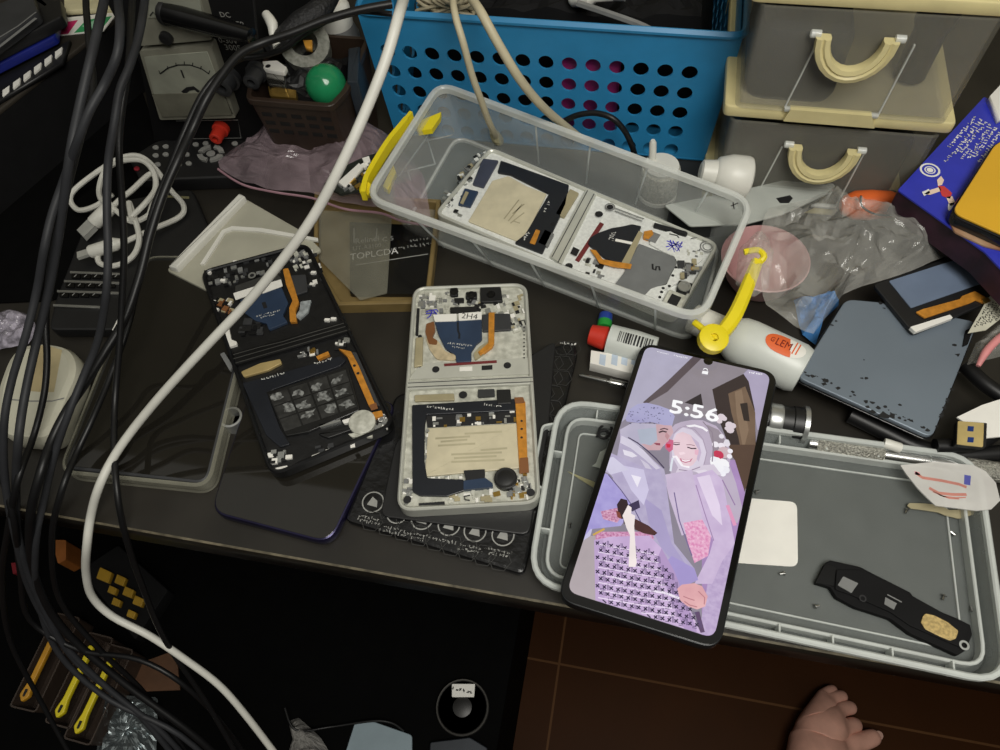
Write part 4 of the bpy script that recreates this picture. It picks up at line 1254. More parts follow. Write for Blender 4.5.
# right latch hanging open towards the white bottle
P0, P1, P2 = at(757, 262, 0.044), at(735, 315, 0.038), at(714, 341, 0.034)
Q = crom([P0, P1, P2], 5)
rs = []
for i, p_ in enumerate(Q):
    d = (Q[min(len(Q) - 1, i + 1)] - Q[max(0, i - 1)]).normalized()
    nn = Vector((-d.y, d.x, 0)).normalized()
    rs.append([bx.W(p_ + nn * (a * (0.0032 + 0.0009 * math.sin(i / len(Q) * 3.1))) + Vector((0, 0, b * 0.003))) for a, b in ((-1, -1), (1, -1), (1, 0.4), (0.6, 1), (-0.6, 1), (-1, 0.4))])
rt = rings('latch', rs, YL, bx, smooth=False)
lathe('pivot_eye', [(-0.003, 0.0082), (0.0025, 0.0082), (0.003, 0.0072), (0.003, 0.0024), (-0.003, 0.0024), (-0.003, 0.0082)], at(713, 339, 0.036), (0.1, -0.2, 0.95), YL, rt, 20, local=bx)
for P in ([at(713, 341, .036), at(705, 331, .037), at(694, 322, .037)], [at(757, 264, .044), at(764, 257, .046), at(758, 250, .047), at(744, 252, .046)]):
    tube('latch_arm', P, 0.0019, YL, rt, 4, 8, local=bx)
box_ring = None
# embossed mark on the end wall
F_ = Flat()
F_.stroke([bx.L(*p_, 0.0508) for p_ in ((731, 206), (738, 203))], 0.0008, 0.0508, K['darkgrey'])
F_.stroke([bx.L(*p_, 0.0508) for p_ in ((733, 202), (734, 209))], 0.0008, 0.0508, K['darkgrey'])
F_.build('rim_mark', bx)

# --- opened white phone inside the box
fi = T('opened_phone', 'opened white folding phone with grey plate marked S inside the clear box', 'phone', at(585, 230, 0.0135))
c6 = crop(440, 140, 0.21333)
c7 = crop(580, 200, 0.17341)
q = flip_base(fi, [(490, 146), (434, 213), (676, 318), (720, 243)], FH, K['frame'], 0.0022, 0.007)
PW = mat('bright_white_board', (222, 224, 220), 0.4, var=0.08, scale=500)
prism('inner_plate', inset(q, 0.0018), 0.0006, B, PW, fi)
pp(fi, 'hinge', c6(684, 228, 735, 250, 570, 580, 515, 545), B, FH - 0.0002, K['frame'], bev=0.0005)
F_ = Flat()
for g in (c6(692, 236, 525, 548), c6(722, 252, 552, 575)):
    F_.stroke([fi.L(*p_, FH) for p_ in g], 0.0006, FH, K['darkgrey'])
F_.build('hinge_grooves', fi)
pp(fi, 'battery', c6(245, 190, 320, 168, 405, 215, 500, 252, 385, 482, 132, 380), B, 0.0062, K['battery'], r=0.0008, bev=0.0004)
F_ = Flat()
for g in (c6(300, 370, 370, 280), c6(320, 380, 385, 300), c6(330, 390, 395, 340), c6(395, 300, 340, 345), c6(345, 380, 375, 390)):
    F_.stroke([fi.L(*p_, 0.00625) for p_ in g], 0.0009, 0.00625, mat('faint_print', (160, 152, 126), 0.5))
F_.build('printing', fi)
fx = pp(fi, 'black_flex', c6(285, 95, 440, 150, 605, 210, 590, 300, 480, 530, 350, 480, 400, 440, 512, 250, 430, 210, 330, 160, 270, 150), B, 0.0068, K['blackflex'], r=0.001, bev=0.0003)
F_ = Flat()
h = 0.0069
for s_, g in (('~4', c6(392, 470, 420, 425)), ('~5', c6(492, 335, 515, 285))):
    a, b = fi.L(*g[0], h), fi.L(*g[1], h)
    F_.text(s_, ((a + b) / 2).xy, 0.0034, math.atan2((b - a).y, (b - a).x), h, K['whiteink'])
F_.build('printing', fx)
pp(fi, 'speaker_module', c6(200, 85, 275, 95, 205, 220, 152, 206), B, 0.0068, mat('blue_grey_module', (62, 66, 82), 0.4), r=0.001, bev=0.0004)
pp(fi, 'connector', c6(115, 225, 180, 240, 142, 312, 85, 300), B, 0.0068, K['navy'], r=0.0006, bev=0.0003)
pp(fi, 'connector_strip', c6(120, 240, 135, 245, 108, 300, 94, 295), 0.0068, 0.0074, K['beige'], r=0.0003)
pp(fi, 'shield_strip', c6(610, 228, 652, 248, 582, 362, 540, 345), B, 0.0068, K['beige'], r=0.001, bev=0.0003)
pp(fi, 'amber_flex', c6(450, 418, 470, 425, 445, 490, 420, 482), B, 0.0072, K['orange'], r=0.0006)
pp(fi, 'chip', c6(492, 420, 535, 440, 505, 500, 460, 480), B, 0.0068, K['grey'], r=0.0005)
pp(fi, 'upper_mount', c6(735, 250, 800, 280, 640, 620, 572, 580), B, 0.0056, PW, r=0.0005)
pp(fi, 'red_strip', [(600, 222), (604, 224), (579, 262), (575, 260)], 0.0056, 0.006, K['darkred'])
F_ = Flat()
for g, r_ in (((599, 214), 0.0026), ((569, 266), 0.0024), ((553, 224), 0.0016), ((610, 207), 0.0022)):
    F_.disc(fi.L(*g, 0.0069).xy, r_, 0.0069, K['ink'])
F_.poly([fi.L(*p_, 0.0069) for p_ in c6(625, 500, 655, 515, 640, 545, 610, 532)], 0.0069, K['ink'])
F_.circle(fi.L(610, 207, 0.0069).xy, 0.003, 0.0008, 0.007, K['grey'])
F_.build('screw_holes', fi)
F_ = Flat()
F_.chips(fi, c6(165, 70, 230, 40, 120, 220, 60, 190), 40, B, 0.0062, [PW, K['alum'], K['grey'], K['beige'], K['black']], 0.0008, 0.003, 51)
F_.chips(fi, c6(30, 230, 130, 260, 100, 370, 0, 300), 30, B, 0.0058, [PW, K['grey'], K['alum'], K['black']], 0.0008, 0.003, 52)
F_.chips(fi, c7(30, 330, 110, 350, 190, 480, 0, 420), 14, B, 0.006, [K['board'], K['alum'], K['grey'], K['black']], 0.001, 0.004, 53)
F_.build('board_components', fi)
fx = pp(fi, 'black_flex', c7(185, 160, 250, 150, 300, 138, 355, 150, 258, 362, 215, 355, 140, 330, 45, 250, 60, 215, 100, 190), B, 0.0069, K['blackflex'], r=0.001, bev=0.0003)
F_ = Flat()
h = 0.007
for s_, g in (('~4', c7(165, 240, 190, 175)), ('~5', c7(185, 235, 205, 180))):
    a, b = fi.L(*g[0], h), fi.L(*g[1], h)
    F_.text(s_, ((a + b) / 2).xy, 0.0026, math.atan2((b - a).y, (b - a).x), h, K['whiteink'])
F_.stroke([fi.L(*p_, h) for p_ in c7(204, 230, 312, 252)], 0.0022, h, K['label'])
F_.build('printing', fx)
pp(fi, 'flex_stiffener', c7(340, 176, 362, 190, 282, 372, 240, 360), 0.0069, 0.0073, K['beige'], r=0.0005)
pp(fi, 'amber_flex', c7(55, 282, 92, 288, 130, 340, 210, 355, 300, 368, 292, 396, 200, 386, 110, 362, 85, 320), 0.0069, 0.0076, K['orange'], r=0.0006, bev=0.0002)
sp = pp(fi, 'shield_plate', c7(340, 250, 420, 280, 548, 328, 556, 372, 520, 430, 500, 480, 410, 510, 360, 562, 196, 492, 252, 420), B, 0.0066, mat('grey_graphite_sheet', (112, 114, 114), 0.5), r=0.0008, bev=0.0003)
F_ = Flat()
F_.stroke([fi.L(*p_, 0.0067) for p_ in c7(418, 368, 420, 398, 436, 404, 440, 384, 456, 384, 460, 406)], 0.0012, 0.0067, K['ink'])
F_.build('handwriting', sp)
wb_ = pp(fi, 'circuit_board', c7(425, 190, 520, 180, 640, 238, 722, 268, 704, 345, 640, 400, 560, 480, 485, 520, 440, 612, 356, 572, 398, 510, 500, 488, 528, 424, 562, 364, 545, 325, 480, 298, 400, 252), B, 0.0063, PW, r=0.0004)
F_ = Flat()
for g in (c7(495, 270, 590, 250, 500, 250, 585, 275, 505, 290, 570, 240), c7(520, 230, 545, 300, 560, 240, 575, 295, 535, 235), c7(500, 235, 590, 270), c7(510, 250, 560, 295, 590, 240)):
    F_.stroke([fi.L(*p_, 0.0064) for p_ in g], 0.0008, 0.0064, K['blueink'])
F_.build('blue_pen_scribble', wb_)
F_ = Flat()
F_.stroke([fi.L(*p_, 0.0064) for p_ in c7(515, 195, 560, 205, 570, 218)], 0.0009, 0.0064, K['ink'])
for cx, cy in ((515, 496), (535, 435), (545, 345), (480, 508), (460, 560), (552, 388), (470, 530)):
    F_.disc(fi.L(*c7(cx, cy)[0], 0.0064).xy, 0.0010, 0.0064, K['ink'])
F_.chips(fi, c7(575, 345, 710, 350, 700, 420, 580, 440), 16, 0.0063, 0.0078, [K['grey'], K['beige'], K['darkgrey'], K['gold'], K['alum']], 0.002, 0.0055, 55)
F_.chips(fi, c7(600, 260, 710, 280, 700, 330, 610, 320), 12, 0.0063, 0.0066, [K['grey'], K['board'], PW], 0.001, 0.003, 56)
F_.chips(fi, c7(415, 570, 450, 580, 440, 600, 410, 590), 2, 0.0063, 0.0068, [K['grey']], 0.002, 0.003, 57)
F_.chips(fi, c7(402, 190, 440, 205, 425, 255, 395, 245), 1, 0.0063, 0.0072, [K['grey']], 0.005, 0.008, 58)
F_.build('board_components', wb_)
for g, lr in ((c7(572, 460, 652, 480, 630, 540, 556, 515), 0.0032), (c7(515, 512, 616, 552, 574, 644, 468, 600), 0.0038)):
    cm = pp(fi, 'camera', g, B, 0.0078, K['black'] if lr < 0.0035 else K['board'], r=0.0008, bev=0.0005)
    cx, cy = sum(p_[0] for p_ in g) / 4, sum(p_[1] for p_ in g) / 4
    o = fi.L(cx, cy, 0.0078)
    if lr > 0.0035:
        box('sensor', (o.x, o.y, 0.0079), (0.0062, 0.0075, 0.0006), K['ink'], cm, 0.0003, -0.35)
    else:
        lathe('lens', [(0, 0.004), (0.0006, 0.0038), (0.0006, 0.0024), (0.0002, 0.0022), (0.0002, 0.0002)], fi.M @ o, (0, 0, 1), K['alum'], cm, 18, local=fi)
pp(fi, 'earpiece_slot', c7(430, 130, 615, 182, 622, 192, 612, 200, 424, 148), B, 0.0072, K['ink'], r=0.0006)
pp(fi, 'copper_part', c7(370, 180, 415, 172, 425, 195, 395, 225, 365, 215), B, 0.0072, K['orange'], r=0.0006)
o = fi.L(*c7(735, 270)[0], 0.0064)
F_ = Flat()
F_.circle(o.xy, 0.0044, 0.0008, 0.0066, K['grey'])
F_.circle(o.xy, 0.0028, 0.0006, 0.0066, K['grey'])
F_.stroke([fi.L(*p_, 0.0066) for p_ in c7(640, 222, 690, 212, 715, 235)], 0.0008, 0.0066, K['grey'])
F_.stroke([fi.L(*p_, 0.0066) for p_ in c7(200, 45, 330, 95, 370, 108)], 0.0008, 0.0066, K['grey'])
F_.stroke([fi.L(*p_, 0.0066) for p_ in c7(200, 62, 320, 108, 360, 122)], 0.0008, 0.0066, K['grey'])
F_.build('antenna_coil', fi)
# ================================================================== hazy tray at the front right
ty = T('storage_tray', 'hazy clear shallow tray lid lying on the front edge of the desk', 'tray', at(780, 560, 0.0))
th_ = 0.014
tin = [ty.L(*p_, th_) for p_ in ((573, 408), (1012, 470), (1003, 672), (531, 566))]
X0, X1, Y0, Y1 = -0.1215, 0.105, -0.045, 0.055
# straight-sided tray in local axes
a_, b_, c_, d_ = [at(*p_, 0) for p_ in ((566, 408), (1004, 474), (1000, 680), (528, 572))]
lx0 = at(529, 570, 0).x - at(780, 560, 0).x
oy = at(780, 560, 0).y
ox = at(780, 560, 0).x
yb, yf = 0.2075 - oy, 0.1015 - oy
x0, x1 = -0.0265 - ox, 0.197 - ox
YD = 0.009
base = [(x0 + 0.002, yf + 0.002), (x1 - 0.002, yf + 0.002 - YD), (x1 - 0.002, yb - 0.002), (x0 + 0.002, yb - 0.002)]
rim = [(x0, yf), (x1, yf - YD), (x1, yb), (x0, yb)]
sharp = ccw(rim)
pb, pr = rnd(ccw(base), 0.018, 6), rnd(ccw(rim), 0.018, 6)
prism('floor_panel', inset(pb, 0.0015), 0.0006, 0.002, K['trayfloor'], ty)
rings('wall', [z3(pb, 0.0), z3(pr, th_), z3(inset(pr, 0.0014), th_), z3(inset(pb, 0.0014), 0.002)], K['traywall'], ty, cap0=False, cap1=False, smooth=False)
frame_ring('rim', inset(pr, -0.0012), 0.003, th_ - 0.003, th_ + 0.0006, K['trayrim'], ty, 0.0008)
frame_ring('inner_ledge', rnd(inset(sharp, 0.0062), 0.012, 5), 0.0018, 0.002, 0.0085, K['trayrim'], ty, 0.0005)
frame_ring('floor_bead', rnd(inset(sharp, 0.0135), 0.004, 4), 0.0009, 0.002, 0.0032, K['trayrim'], ty, 0.0003)
for f in (0.1, 0.22, 0.55, 0.66, 0.78, 0.9):
    for (y_, s_) in ((yf, 1), (yb, -1)):
        x = x0 + (x1 - x0) * f
        box('divider_rib', (x, y_ - (YD * f if s_ > 0 else 0) + s_ * 0.0036, 0.0065), (0.001, 0.0058, 0.008), K['trayrim'], ty, 0.0003)
for y in (yf + 0.03, yf + 0.075):
    box('divider_rib', (x0 + 0.0036, y, 0.0065), (0.0058, 0.001, 0.008), K['trayrim'], ty, 0.0003)
ym = (yb + yf) / 2 + 0.018
q = [(x0 - 0.0075, ym - 0.018), (x0 + 0.0005, ym - 0.021), (x0 + 0.0005, ym + 0.021), (x0 - 0.0075, ym + 0.018)]
frame_ring('latch_notch', rnd(ccw(q), 0.003, 4), 0.0014, 0.002, th_ - 0.001, K['trayrim'], ty, 0.0004)
prism('latch_floor', rnd(ccw(q), 0.003, 4), 0.0008, 0.002, K['trayfloor'], ty)
for k in range(4):
    box('corner_web', (x1 - 0.007, yb - 0.008 - k * 0.006, 0.007), (0.009, 0.0009, 0.007), K['trayrim'], ty, 0.0003)
TZ = 0.0022
def flatthing(name, label, cat, pts, z, h, m, r=0.0, bev=0.0, group=None):
    t = T(name, label, cat, at(*pts[0], z), group=group, solo=True)
    pp(t, name, pts, 0, h, m, r=r, bev=bev)
    return t
flatthing('card', 'blank white rounded card beside the lit phone in the tray', 'card', [(735, 497), (797, 502), (798, 567), (724, 562)], TZ, 0.0005, K['label'], r=0.004)
flatthing('sticker', 'torn olive clear sticker left of the lit phone in the tray', 'sticker', [(567, 471), (612, 489), (604, 501), (594, 488)], TZ, 0.0004, mat('olive_film', (150, 146, 110), 0.4), r=0.001)
flatthing('paper_scrap', 'small torn pale scrap left of the lit phone', 'scrap', [(596, 463), (600, 452), (611, 446), (608, 458), (600, 468), (592, 466)], TZ, 0.0004, mat('pale_film', (172, 178, 170), 0.4))
t = T('clip', 'small black wire clip at the top left of the tray', 'clip', at(604, 432, TZ), solo=True)
tube('clip', [at(x, y, TZ + .0016) for x, y in ((597, 437), (601, 427), (609, 424), (612, 432), (604, 438), (598, 434), (605, 430), (611, 437))], 0.0008, K['ink'], t, 4, 6)
# loudspeaker module
t = T('speaker_module', 'long black loudspeaker module with gold grille lying in the tray', 'speaker', at(895, 605, TZ))
c8 = crop(750, 562, 0.25075)
pp(t, 'body', c8(262, 82, 300, 5, 320, -8, 440, 18, 500, 50, 545, 72, 640, 120, 655, 140, 720, 180, 830, 225, 880, 250, 888, 290, 862, 352, 830, 372, 640, 285, 560, 225, 420, 180, 345, 140, 320, 100), 0, 0.0042, K['matte'], r=0.0006, bev=0.0006)
pp(t, 'front_plate', c8(345, 30, 450, 30, 560, 90, 650, 135, 830, 235, 875, 265, 850, 345, 640, 255, 560, 200, 400, 130, 340, 110), 0.0042, 0.0054, K['darkgrey'] if False else K['matte'], r=0.001, bev=0.0004)
pp(t, 'gold_grille', c8(700, 205, 735, 212, 790, 240, 832, 275, 822, 305, 800, 314, 760, 298, 700, 268, 682, 240, 690, 215), 0.0054, 0.0062, mat('dull_gold_mesh', (184, 160, 104), 0.45, 0.2, var=0.25, scale=700), r=0.0006, bev=0.0002)
pp(t, 'grey_pad', c8(372, 57, 432, 85, 405, 124, 350, 92), 0.0054, 0.006, K['grey'], r=0.0004)
pp(t, 'sticker', c8(540, 140, 586, 165, 574, 190, 536, 168), 0.0054, 0.0057, K['grey'])
pp(t, 'contact_tail', c8(262, 82, 300, 8, 345, 20, 330, 95), 0.0042, 0.0046, K['blackgloss'])
F_ = Flat()
F_.circle(t.L(*c8(450, 145)[0], 0.0056).xy, 0.0014, 0.0007, 0.0056, K['ink'])
F_.circle(t.L(*c8(855, 332)[0], 0.0056).xy, 0.0018, 0.001, 0.0056, K['alum'])
F_.stroke([t.L(*p_, 0.0056) for p_ in c8(548, 130, 605, 160)], 0.0006, 0.0056, K['grey'])
F_.build('markings', t)
SCREWS = [((783, 574), 'beside the white card'), ((815, 607), 'at the front rim'), ((943, 597), 'right of the loudspeaker module'), ((971, 611), 'by the right ledge'), ((953, 535), 'below the hook strip'), ((906, 511), 'at the tip of the hook strip'), ((756, 493), 'above the white card'), ((570, 525), 'in the left end of the tray')]
first = None
for (x, y), where in SCREWS:
    o = at(x, y, TZ)
    if first is None:
        first = T('screw', 'tiny steel screw on the tray floor ' + where, 'screw', o, group='loose screws in the tray')
        lathe('head', [(0, 0.0012), (0.0005, 0.0012), (0.0008, 0.0008)], o + Vector((0, 0, .0011)), (1, 0.3, 0), K['steel'], first, 10)
        lathe('shank', [(-0.0022, 0.0003), (-0.002, 0.0006), (0, 0.0006)], o + Vector((0, 0, .0011)), (1, 0.3, 0), K['steel'], first, 8)
        continue
    c = first.obj.copy()
    COL.objects.link(c)
    c.matrix_world = Matrix.Translation(o) @ Matrix.Rotation(x * 1.7, 4, 'Z')
    c['label'] = 'tiny steel screw on the tray floor ' + where
    for ch in first.obj.children:
        d = ch.copy()
        d.parent = c
        COL.objects.link(d)
# taped leaflet and hook strip
cz = crop(880, 430, 0.1467)
t = T('hook_strip', 'beige flat metal strip with a hole under the printed clear wrapper', 'strip', at(930, 508, 0.0042), solo=True)
pp(t, 'hook_strip', cz(185, 515, 200, 498, 300, 500, 420, 512, 470, 545, 660, 540, 640, 575, 540, 605, 440, 580, 400, 562, 330, 550, 210, 535), 0, 0.0006, K['beige'], r=0.0006)
o = t.L(*cz(278, 520)[0], 0.0006)
t = T('wrapper', 'clear wrapper with red print and a blue mark on the tray corner', 'wrapper', at(945, 490, 0.0152), solo=True)
WR = mat('white_hazy_film', (228, 226, 222), 0.25, alpha=0.72, var=0.06, scale=40)
F_ = Flat()
h = 0.0009
def W_(*a):
    return [t.L(*p_, h) for p_ in cz(*a)]
F_.block(W_(140, 240, 380, 215, 640, 240, 720, 280, 790, 360, 820, 480, 760, 540, 660, 550, 540, 535, 380, 515, 320, 460, 260, 400, 180, 300), 0, h, WR)
RP = mat('pale_red_print', (196, 130, 118), 0.5)
F_.stroke(W_(240, 290, 290, 325, 420, 345, 540, 370, 590, 390), 0.0016, h + 3e-5, RP)
F_.stroke(W_(335, 395, 400, 430, 500, 440, 590, 440), 0.0016, h + 3e-5, RP)
F_.stroke(W_(360, 420, 430, 452, 520, 462, 585, 460), 0.0007, h + 3e-5, RP)
F_.stroke(W_(400, 440, 470, 465, 540, 470), 0.0007, h + 3e-5, RP)
F_.poly(W_(235, 280, 270, 290, 275, 310, 240, 305), h + 3e-5, mat('pink_print', (214, 140, 150), 0.5))
F_.poly(W_(575, 305, 620, 312, 615, 378, 572, 370), h + 5e-5, mat('blue_mark', (84, 88, 170), 0.5))
F_.build('wrapper', t)
# ================================================================== the lit phone
A = at(646, 343, .0225); Bp = at(778, 374, .0225); Cp = at(716, 647, .0275); Dp = at(558, 596, .0275)
O = (A + Bp + Cp + Dp) / 4
ex = ((Bp - A).normalized() + (Cp - Dp).normalized()).normalized()
ey = ((A - Dp).normalized() + (Bp - Cp).normalized())
ey = (ey - ex * ey.dot(ex)).normalized()
nz = ex.cross(ey)
rot = Matrix((ex, ey, nz)).transposed()
PT = 0.0082
ph = T('smartphone', 'lit smartphone showing 5:56 over a wedding couple wallpaper propped on the tray', 'phone', O - nz * PT, rot=rot)
q = rnd(ccw([ph.L(*p_, PT) for p_ in ((642, 341), (779, 372), (720, 651), (556, 599))]), 0.0095, 7)
SIDE = mat('dark_metal_side', (34, 36, 38), 0.35, 0.3)
prism('body', q, 0, PT - 0.0003, SIDE, ph, 0.0009)
prism('front_glass', inset(q, 0.0007), PT - 0.0003, PT, mat('lit_phone_glass', (12, 12, 12), 0.06, spec=0.5), ph, 0.0001)
F_ = Flat()
PA = crop(610, 340, 0.17329)
PB = crop(620, 390, 0.13333)
PC = crop(560, 460, 0.25332)
zc = [PT + 4e-5]
LIFT = 0.9e-5
S = SCR
scr = rnd(ccw([ph.L(*p_, PT) for p_ in ((646, 346), (770.5, 374.5), (714, 638.5), (567, 591.5))]), 0.0052, 6)
scr_poly = scr
def lay(pts, c, c2=None, sc=80.0):
    zc[0] += LIFT
    p_ = ccw([ph.L(*q_, PT) for q_ in pts])
    p_ = clip(p_, scr_poly)
    if len(p_) > 2:
        F_.poly(p_, zc[0], S(c, c2=c2, scale=sc))
def inside(v):
    s_ = ccw(scr_poly)
    return all((s_[(k + 1) % len(s_)] - s_[k]).cross(Vector((v[0], v[1])) - s_[k]) > -1e-9 for k in range(len(s_)))
def line(pts, w, c):
    pts = [q_ for q_ in pts if inside(ph.L(*q_, PT))]
    if len(pts) < 2:
        return
    F_.stroke([ph.L(*q_, PT) for q_ in pts], w, zc[0] + 5e-6, S(c))
def clip(sub, cl):
    """Sutherland-Hodgman against the convex screen outline"""
    out = [Vector((v[0], v[1])) for v in sub]
    cl = [Vector((v[0], v[1])) for v in cl]
    for i in range(len(cl)):
        a, b = cl[i], cl[(i + 1) % len(cl)]
        if (b - a).length < 1e-9:
            continue
        inp, out = out, []
        def side(p_):
            return (b.x - a.x) * (p_.y - a.y) - (b.y - a.y) * (p_.x - a.x)
        for k in range(len(inp)):
            s_, e_ = inp[k - 1], inp[k]
            ss, se = side(s_), side(e_)
            if se >= 0:
                if ss < 0:
                    out.append(s_.lerp(e_, ss / (ss - se)))
                out.append(e_)
            elif ss >= 0:
                out.append(s_.lerp(e_, ss / (ss - se)))
    return out
lay([(600, 330), (800, 360), (760, 700), (540, 640)], (138, 130, 146))
lay(PA(180, 0, 490, 85, 200, 365, 60, 480), (172, 167, 190))
lay(PA(490, 85, 540, 95, 330, 300, 210, 370, 190, 360, 330, 240), (88, 76, 82))
lay(PA(540, 95, 800, 130, 770, 200, 590, 285, 640, 470, 300, 400, 210, 370, 330, 300), (140, 131, 140))
lay(PA(770, 195, 820, 150, 960, 200, 900, 500, 850, 520, 830, 400), (168, 158, 186))
lay(PA(590, 285, 770, 196, 800, 240, 835, 400, 845, 700, 820, 950, 690, 620, 620, 440), (52, 40, 40))
lay(PA(682, 310, 780, 268, 838, 420, 840, 700, 810, 920, 740, 560, 700, 420), (118, 94, 74), (104, 82, 64))
lay(PA(720, 300, 760, 285, 800, 520, 770, 640, 730, 430), (132, 108, 86))
lay(PA(750, 368, 792, 362, 806, 470, 772, 466), (44, 34, 32))
lay(PA(430, 362, 525, 310, 538, 392), (46, 38, 44))
lay(PC(640, -60, 780, -60, 760, 20, 728, 130, 690, 0), (86, 64, 52))
lay(PC(590, 0, 690, 0, 730, 130, 690, 330, 650, 720, 560, 720, 560, 300), (176, 142, 196), (160, 128, 182))
lay(PC(0, 300, 160, 300, 150, 600, 30, 560), (174, 162, 166))
lay(PC(20, 140, 150, 190, 120, 300, 60, 340), (196, 190, 226))
# woman
lay(PB(375, 300, 410, 260, 460, 240, 540, 225, 620, 228, 720, 270, 780, 340, 815, 420, 835, 480, 820, 560, 870, 700, 920, 900, 880, 1000, 640, 900, 400, 760, 370, 560), (186, 172, 194))
lay(PB(650, 260, 740, 300, 790, 380, 810, 470, 800, 540, 700, 520, 690, 400), (150, 138, 150))
lay(PB(385, 400, 410, 330, 470, 280, 540, 300, 620, 380, 650, 480, 620, 570, 540, 600, 440, 590, 390, 500), (214, 204, 222))
lay(PB(395, 390, 425, 330, 470, 315, 530, 340, 580, 390, 592, 450, 580, 520, 545, 565, 500, 582, 450, 560, 415, 510, 398, 450), (232, 202, 212), (222, 190, 202))
lay(PB(530, 345, 590, 395, 610, 470, 590, 540, 575, 520, 588, 450), (196, 178, 204))
line(PB(398, 406, 420, 412, 448, 408), 0.0006, (70, 50, 66))
line(PB(504, 430, 535, 440, 572, 440), 0.0007, (70, 50, 66))
line(PB(400, 396, 425, 396, 450, 398), 0.0004, (140, 100, 116))
line(PB(498, 412, 530, 412, 560, 418), 0.0004, (140, 100, 116))
lay(PB(440, 470, 480, 465, 490, 480, 450, 490), (240, 214, 222))
lay(PB(448, 512, 490, 528, 530, 520, 545, 512, 530, 538, 490, 548, 455, 535), (196, 110, 138))
lay(PB(460, 520, 490, 530, 530, 522, 520, 534, 490, 540, 465, 532), (246, 234, 240))
lay(PB(560, 450, 590, 450, 585, 490, 560, 485), (228, 176, 196))
line(PB(500, 275, 560, 268, 620, 285, 655, 310), 0.0013, (244, 240, 246))
line(PB(395, 505, 420, 500, 445, 540, 470, 575, 520, 582), 0.0014, (244, 238, 244))
line(PB(395, 510, 385, 560, 378, 610), 0.0011, (220, 226, 236))
for cx, cy, r_ in ((760, 205, .0022), (780, 215, .0016), (745, 235, .0016), (820, 265, .0022), (845, 270, .0018), (825, 300, .0022), (800, 290, .0012)):
    zc[0] += LIFT
    F_.disc(ph.L(*PB(cx, cy)[0], PT).xy, r_, zc[0], S((214, 200, 208)), 9)
for cx, cy, r_, c in ((715, 410, .0018, (238, 232, 240)), (760, 420, .0018, (238, 230, 240)), (800, 405, .0018, (230, 222, 232)), (780, 470, .0034, (206, 180, 186)), (740, 490, .0026, (206, 48, 84)), (725, 475, .0016, (206, 48, 84)), (720, 545, .0032, (246, 244, 248)), (770, 560, .0034, (246, 244, 248)), (790, 600, .0022, (238, 236, 244)), (770, 630, .0016, (240, 238, 246)), (700, 520, .0016, (240, 238, 246)), (740, 585, .0026, (244, 242, 248)), (760, 350, .0014, (226, 220, 230)), (800, 390, .0014, (226, 220, 230)), (825, 460, .0014, (240, 236, 244)), (820, 500, .0014, (240, 236, 244))):
    zc[0] += LIFT
    F_.disc(ph.L(*PB(cx, cy)[0], PT).xy, r_, zc[0], S(c), 10)
lay(PB(360, 370, 400, 380, 395, 450, 370, 470, 340, 440, 335, 400), (206, 96, 134))
lay(PB(345, 405, 380, 410, 375, 435, 350, 435), (214, 40, 70))
lay(PB(440, 570, 520, 590, 600, 570, 700, 560, 760, 640, 640, 640, 540, 610, 480, 640, 430, 700, 410, 640), (214, 202, 220))
lay(PB(560, 610, 640, 600, 700, 640, 620, 650), (228, 218, 232))
line(PB(440, 600, 520, 610, 600, 580), 0.0005, (150, 130, 156))
line(PB(620, 240, 690, 320, 700, 420, 690, 540), 0.0006, (140, 126, 142))
line(PB(400, 330, 440, 290, 490, 275, 560, 300, 620, 370, 650, 470, 630, 560), 0.0005, (168, 152, 174))
# her dress
lay(PC(410, 60, 520, 40, 560, 200, 580, 260, 480, 300, 430, 150), (206, 190, 216), (196, 178, 208))
lay(PC(486, 250, 560, 236, 596, 300, 584, 380, 530, 408, 505, 330), (222, 128, 180), (240, 188, 214), 700)
lay(PC(590, 440, 690, 330, 690, 500, 640, 720, 540, 720, 570, 560), (180, 156, 200), (196, 174, 212), 500)
lay(PC(524, 62, 600, 40, 640, 80, 690, 330, 640, 400, 600, 490, 530, 490, 590, 370, 604, 320, 560, 230), (210, 188, 222), (198, 174, 212), 120)
lay(PC(540, 70, 590, 60, 630, 180, 640, 260, 600, 220), (226, 210, 234))
line(PC(640, 80, 690, 180, 705, 320), 0.0006, (150, 120, 166))
line(PC(536, 100, 570, 210, 606, 320), 0.0005, (160, 130, 176))
line(PC(660, 180, 690, 260, 694, 330), 0.0018, (226, 150, 190))
line(PC(540, 600, 552, 645, 562, 682), 0.0022, (92, 66, 104))
# man
lay(PB(0, 300, 90, 250, 300, 260, 390, 270, 395, 330, 370, 370, 330, 420, 280, 450, 200, 450, 80, 400, 0, 380), (190, 182, 204), (178, 172, 196))
lay(PB(270, 260, 385, 270, 400, 320, 375, 360, 360, 390, 330, 410, 300, 455, 210, 455, 160, 410, 260, 400, 270, 320), (206, 168, 176), (196, 156, 164))
lay(PB(130, 300, 270, 285, 280, 380, 230, 420, 150, 400), (172, 180, 198))
line(PB(290, 322, 320, 312, 350, 320), 0.0009, (60, 42, 52))
line(PB(300, 300, 330, 292, 360, 300), 0.0007, (84, 60, 70))
lay(PB(250, 400, 300, 402, 300, 420, 270, 416), (150, 70, 88))
lay(PB(345, 318, 372, 348, 355, 380, 335, 350), (190, 140, 148))
lay(PB(40, 220, 70, 150, 130, 110, 200, 100, 290, 120, 370, 150, 410, 200, 390, 270, 330, 268, 240, 245, 130, 250, 50, 240), (170, 168, 208), (160, 156, 200))
rg = random.Random(9)
for _ in range(60):
    u, v = rg.uniform(60, 380), rg.uniform(115, 255)
    if v > 115 + abs(u - 200) * .28:
        line(PB(u, v, u + rg.uniform(5, 14), v + rg.uniform(-4, 8)), 0.00035, (70, 68, 104))
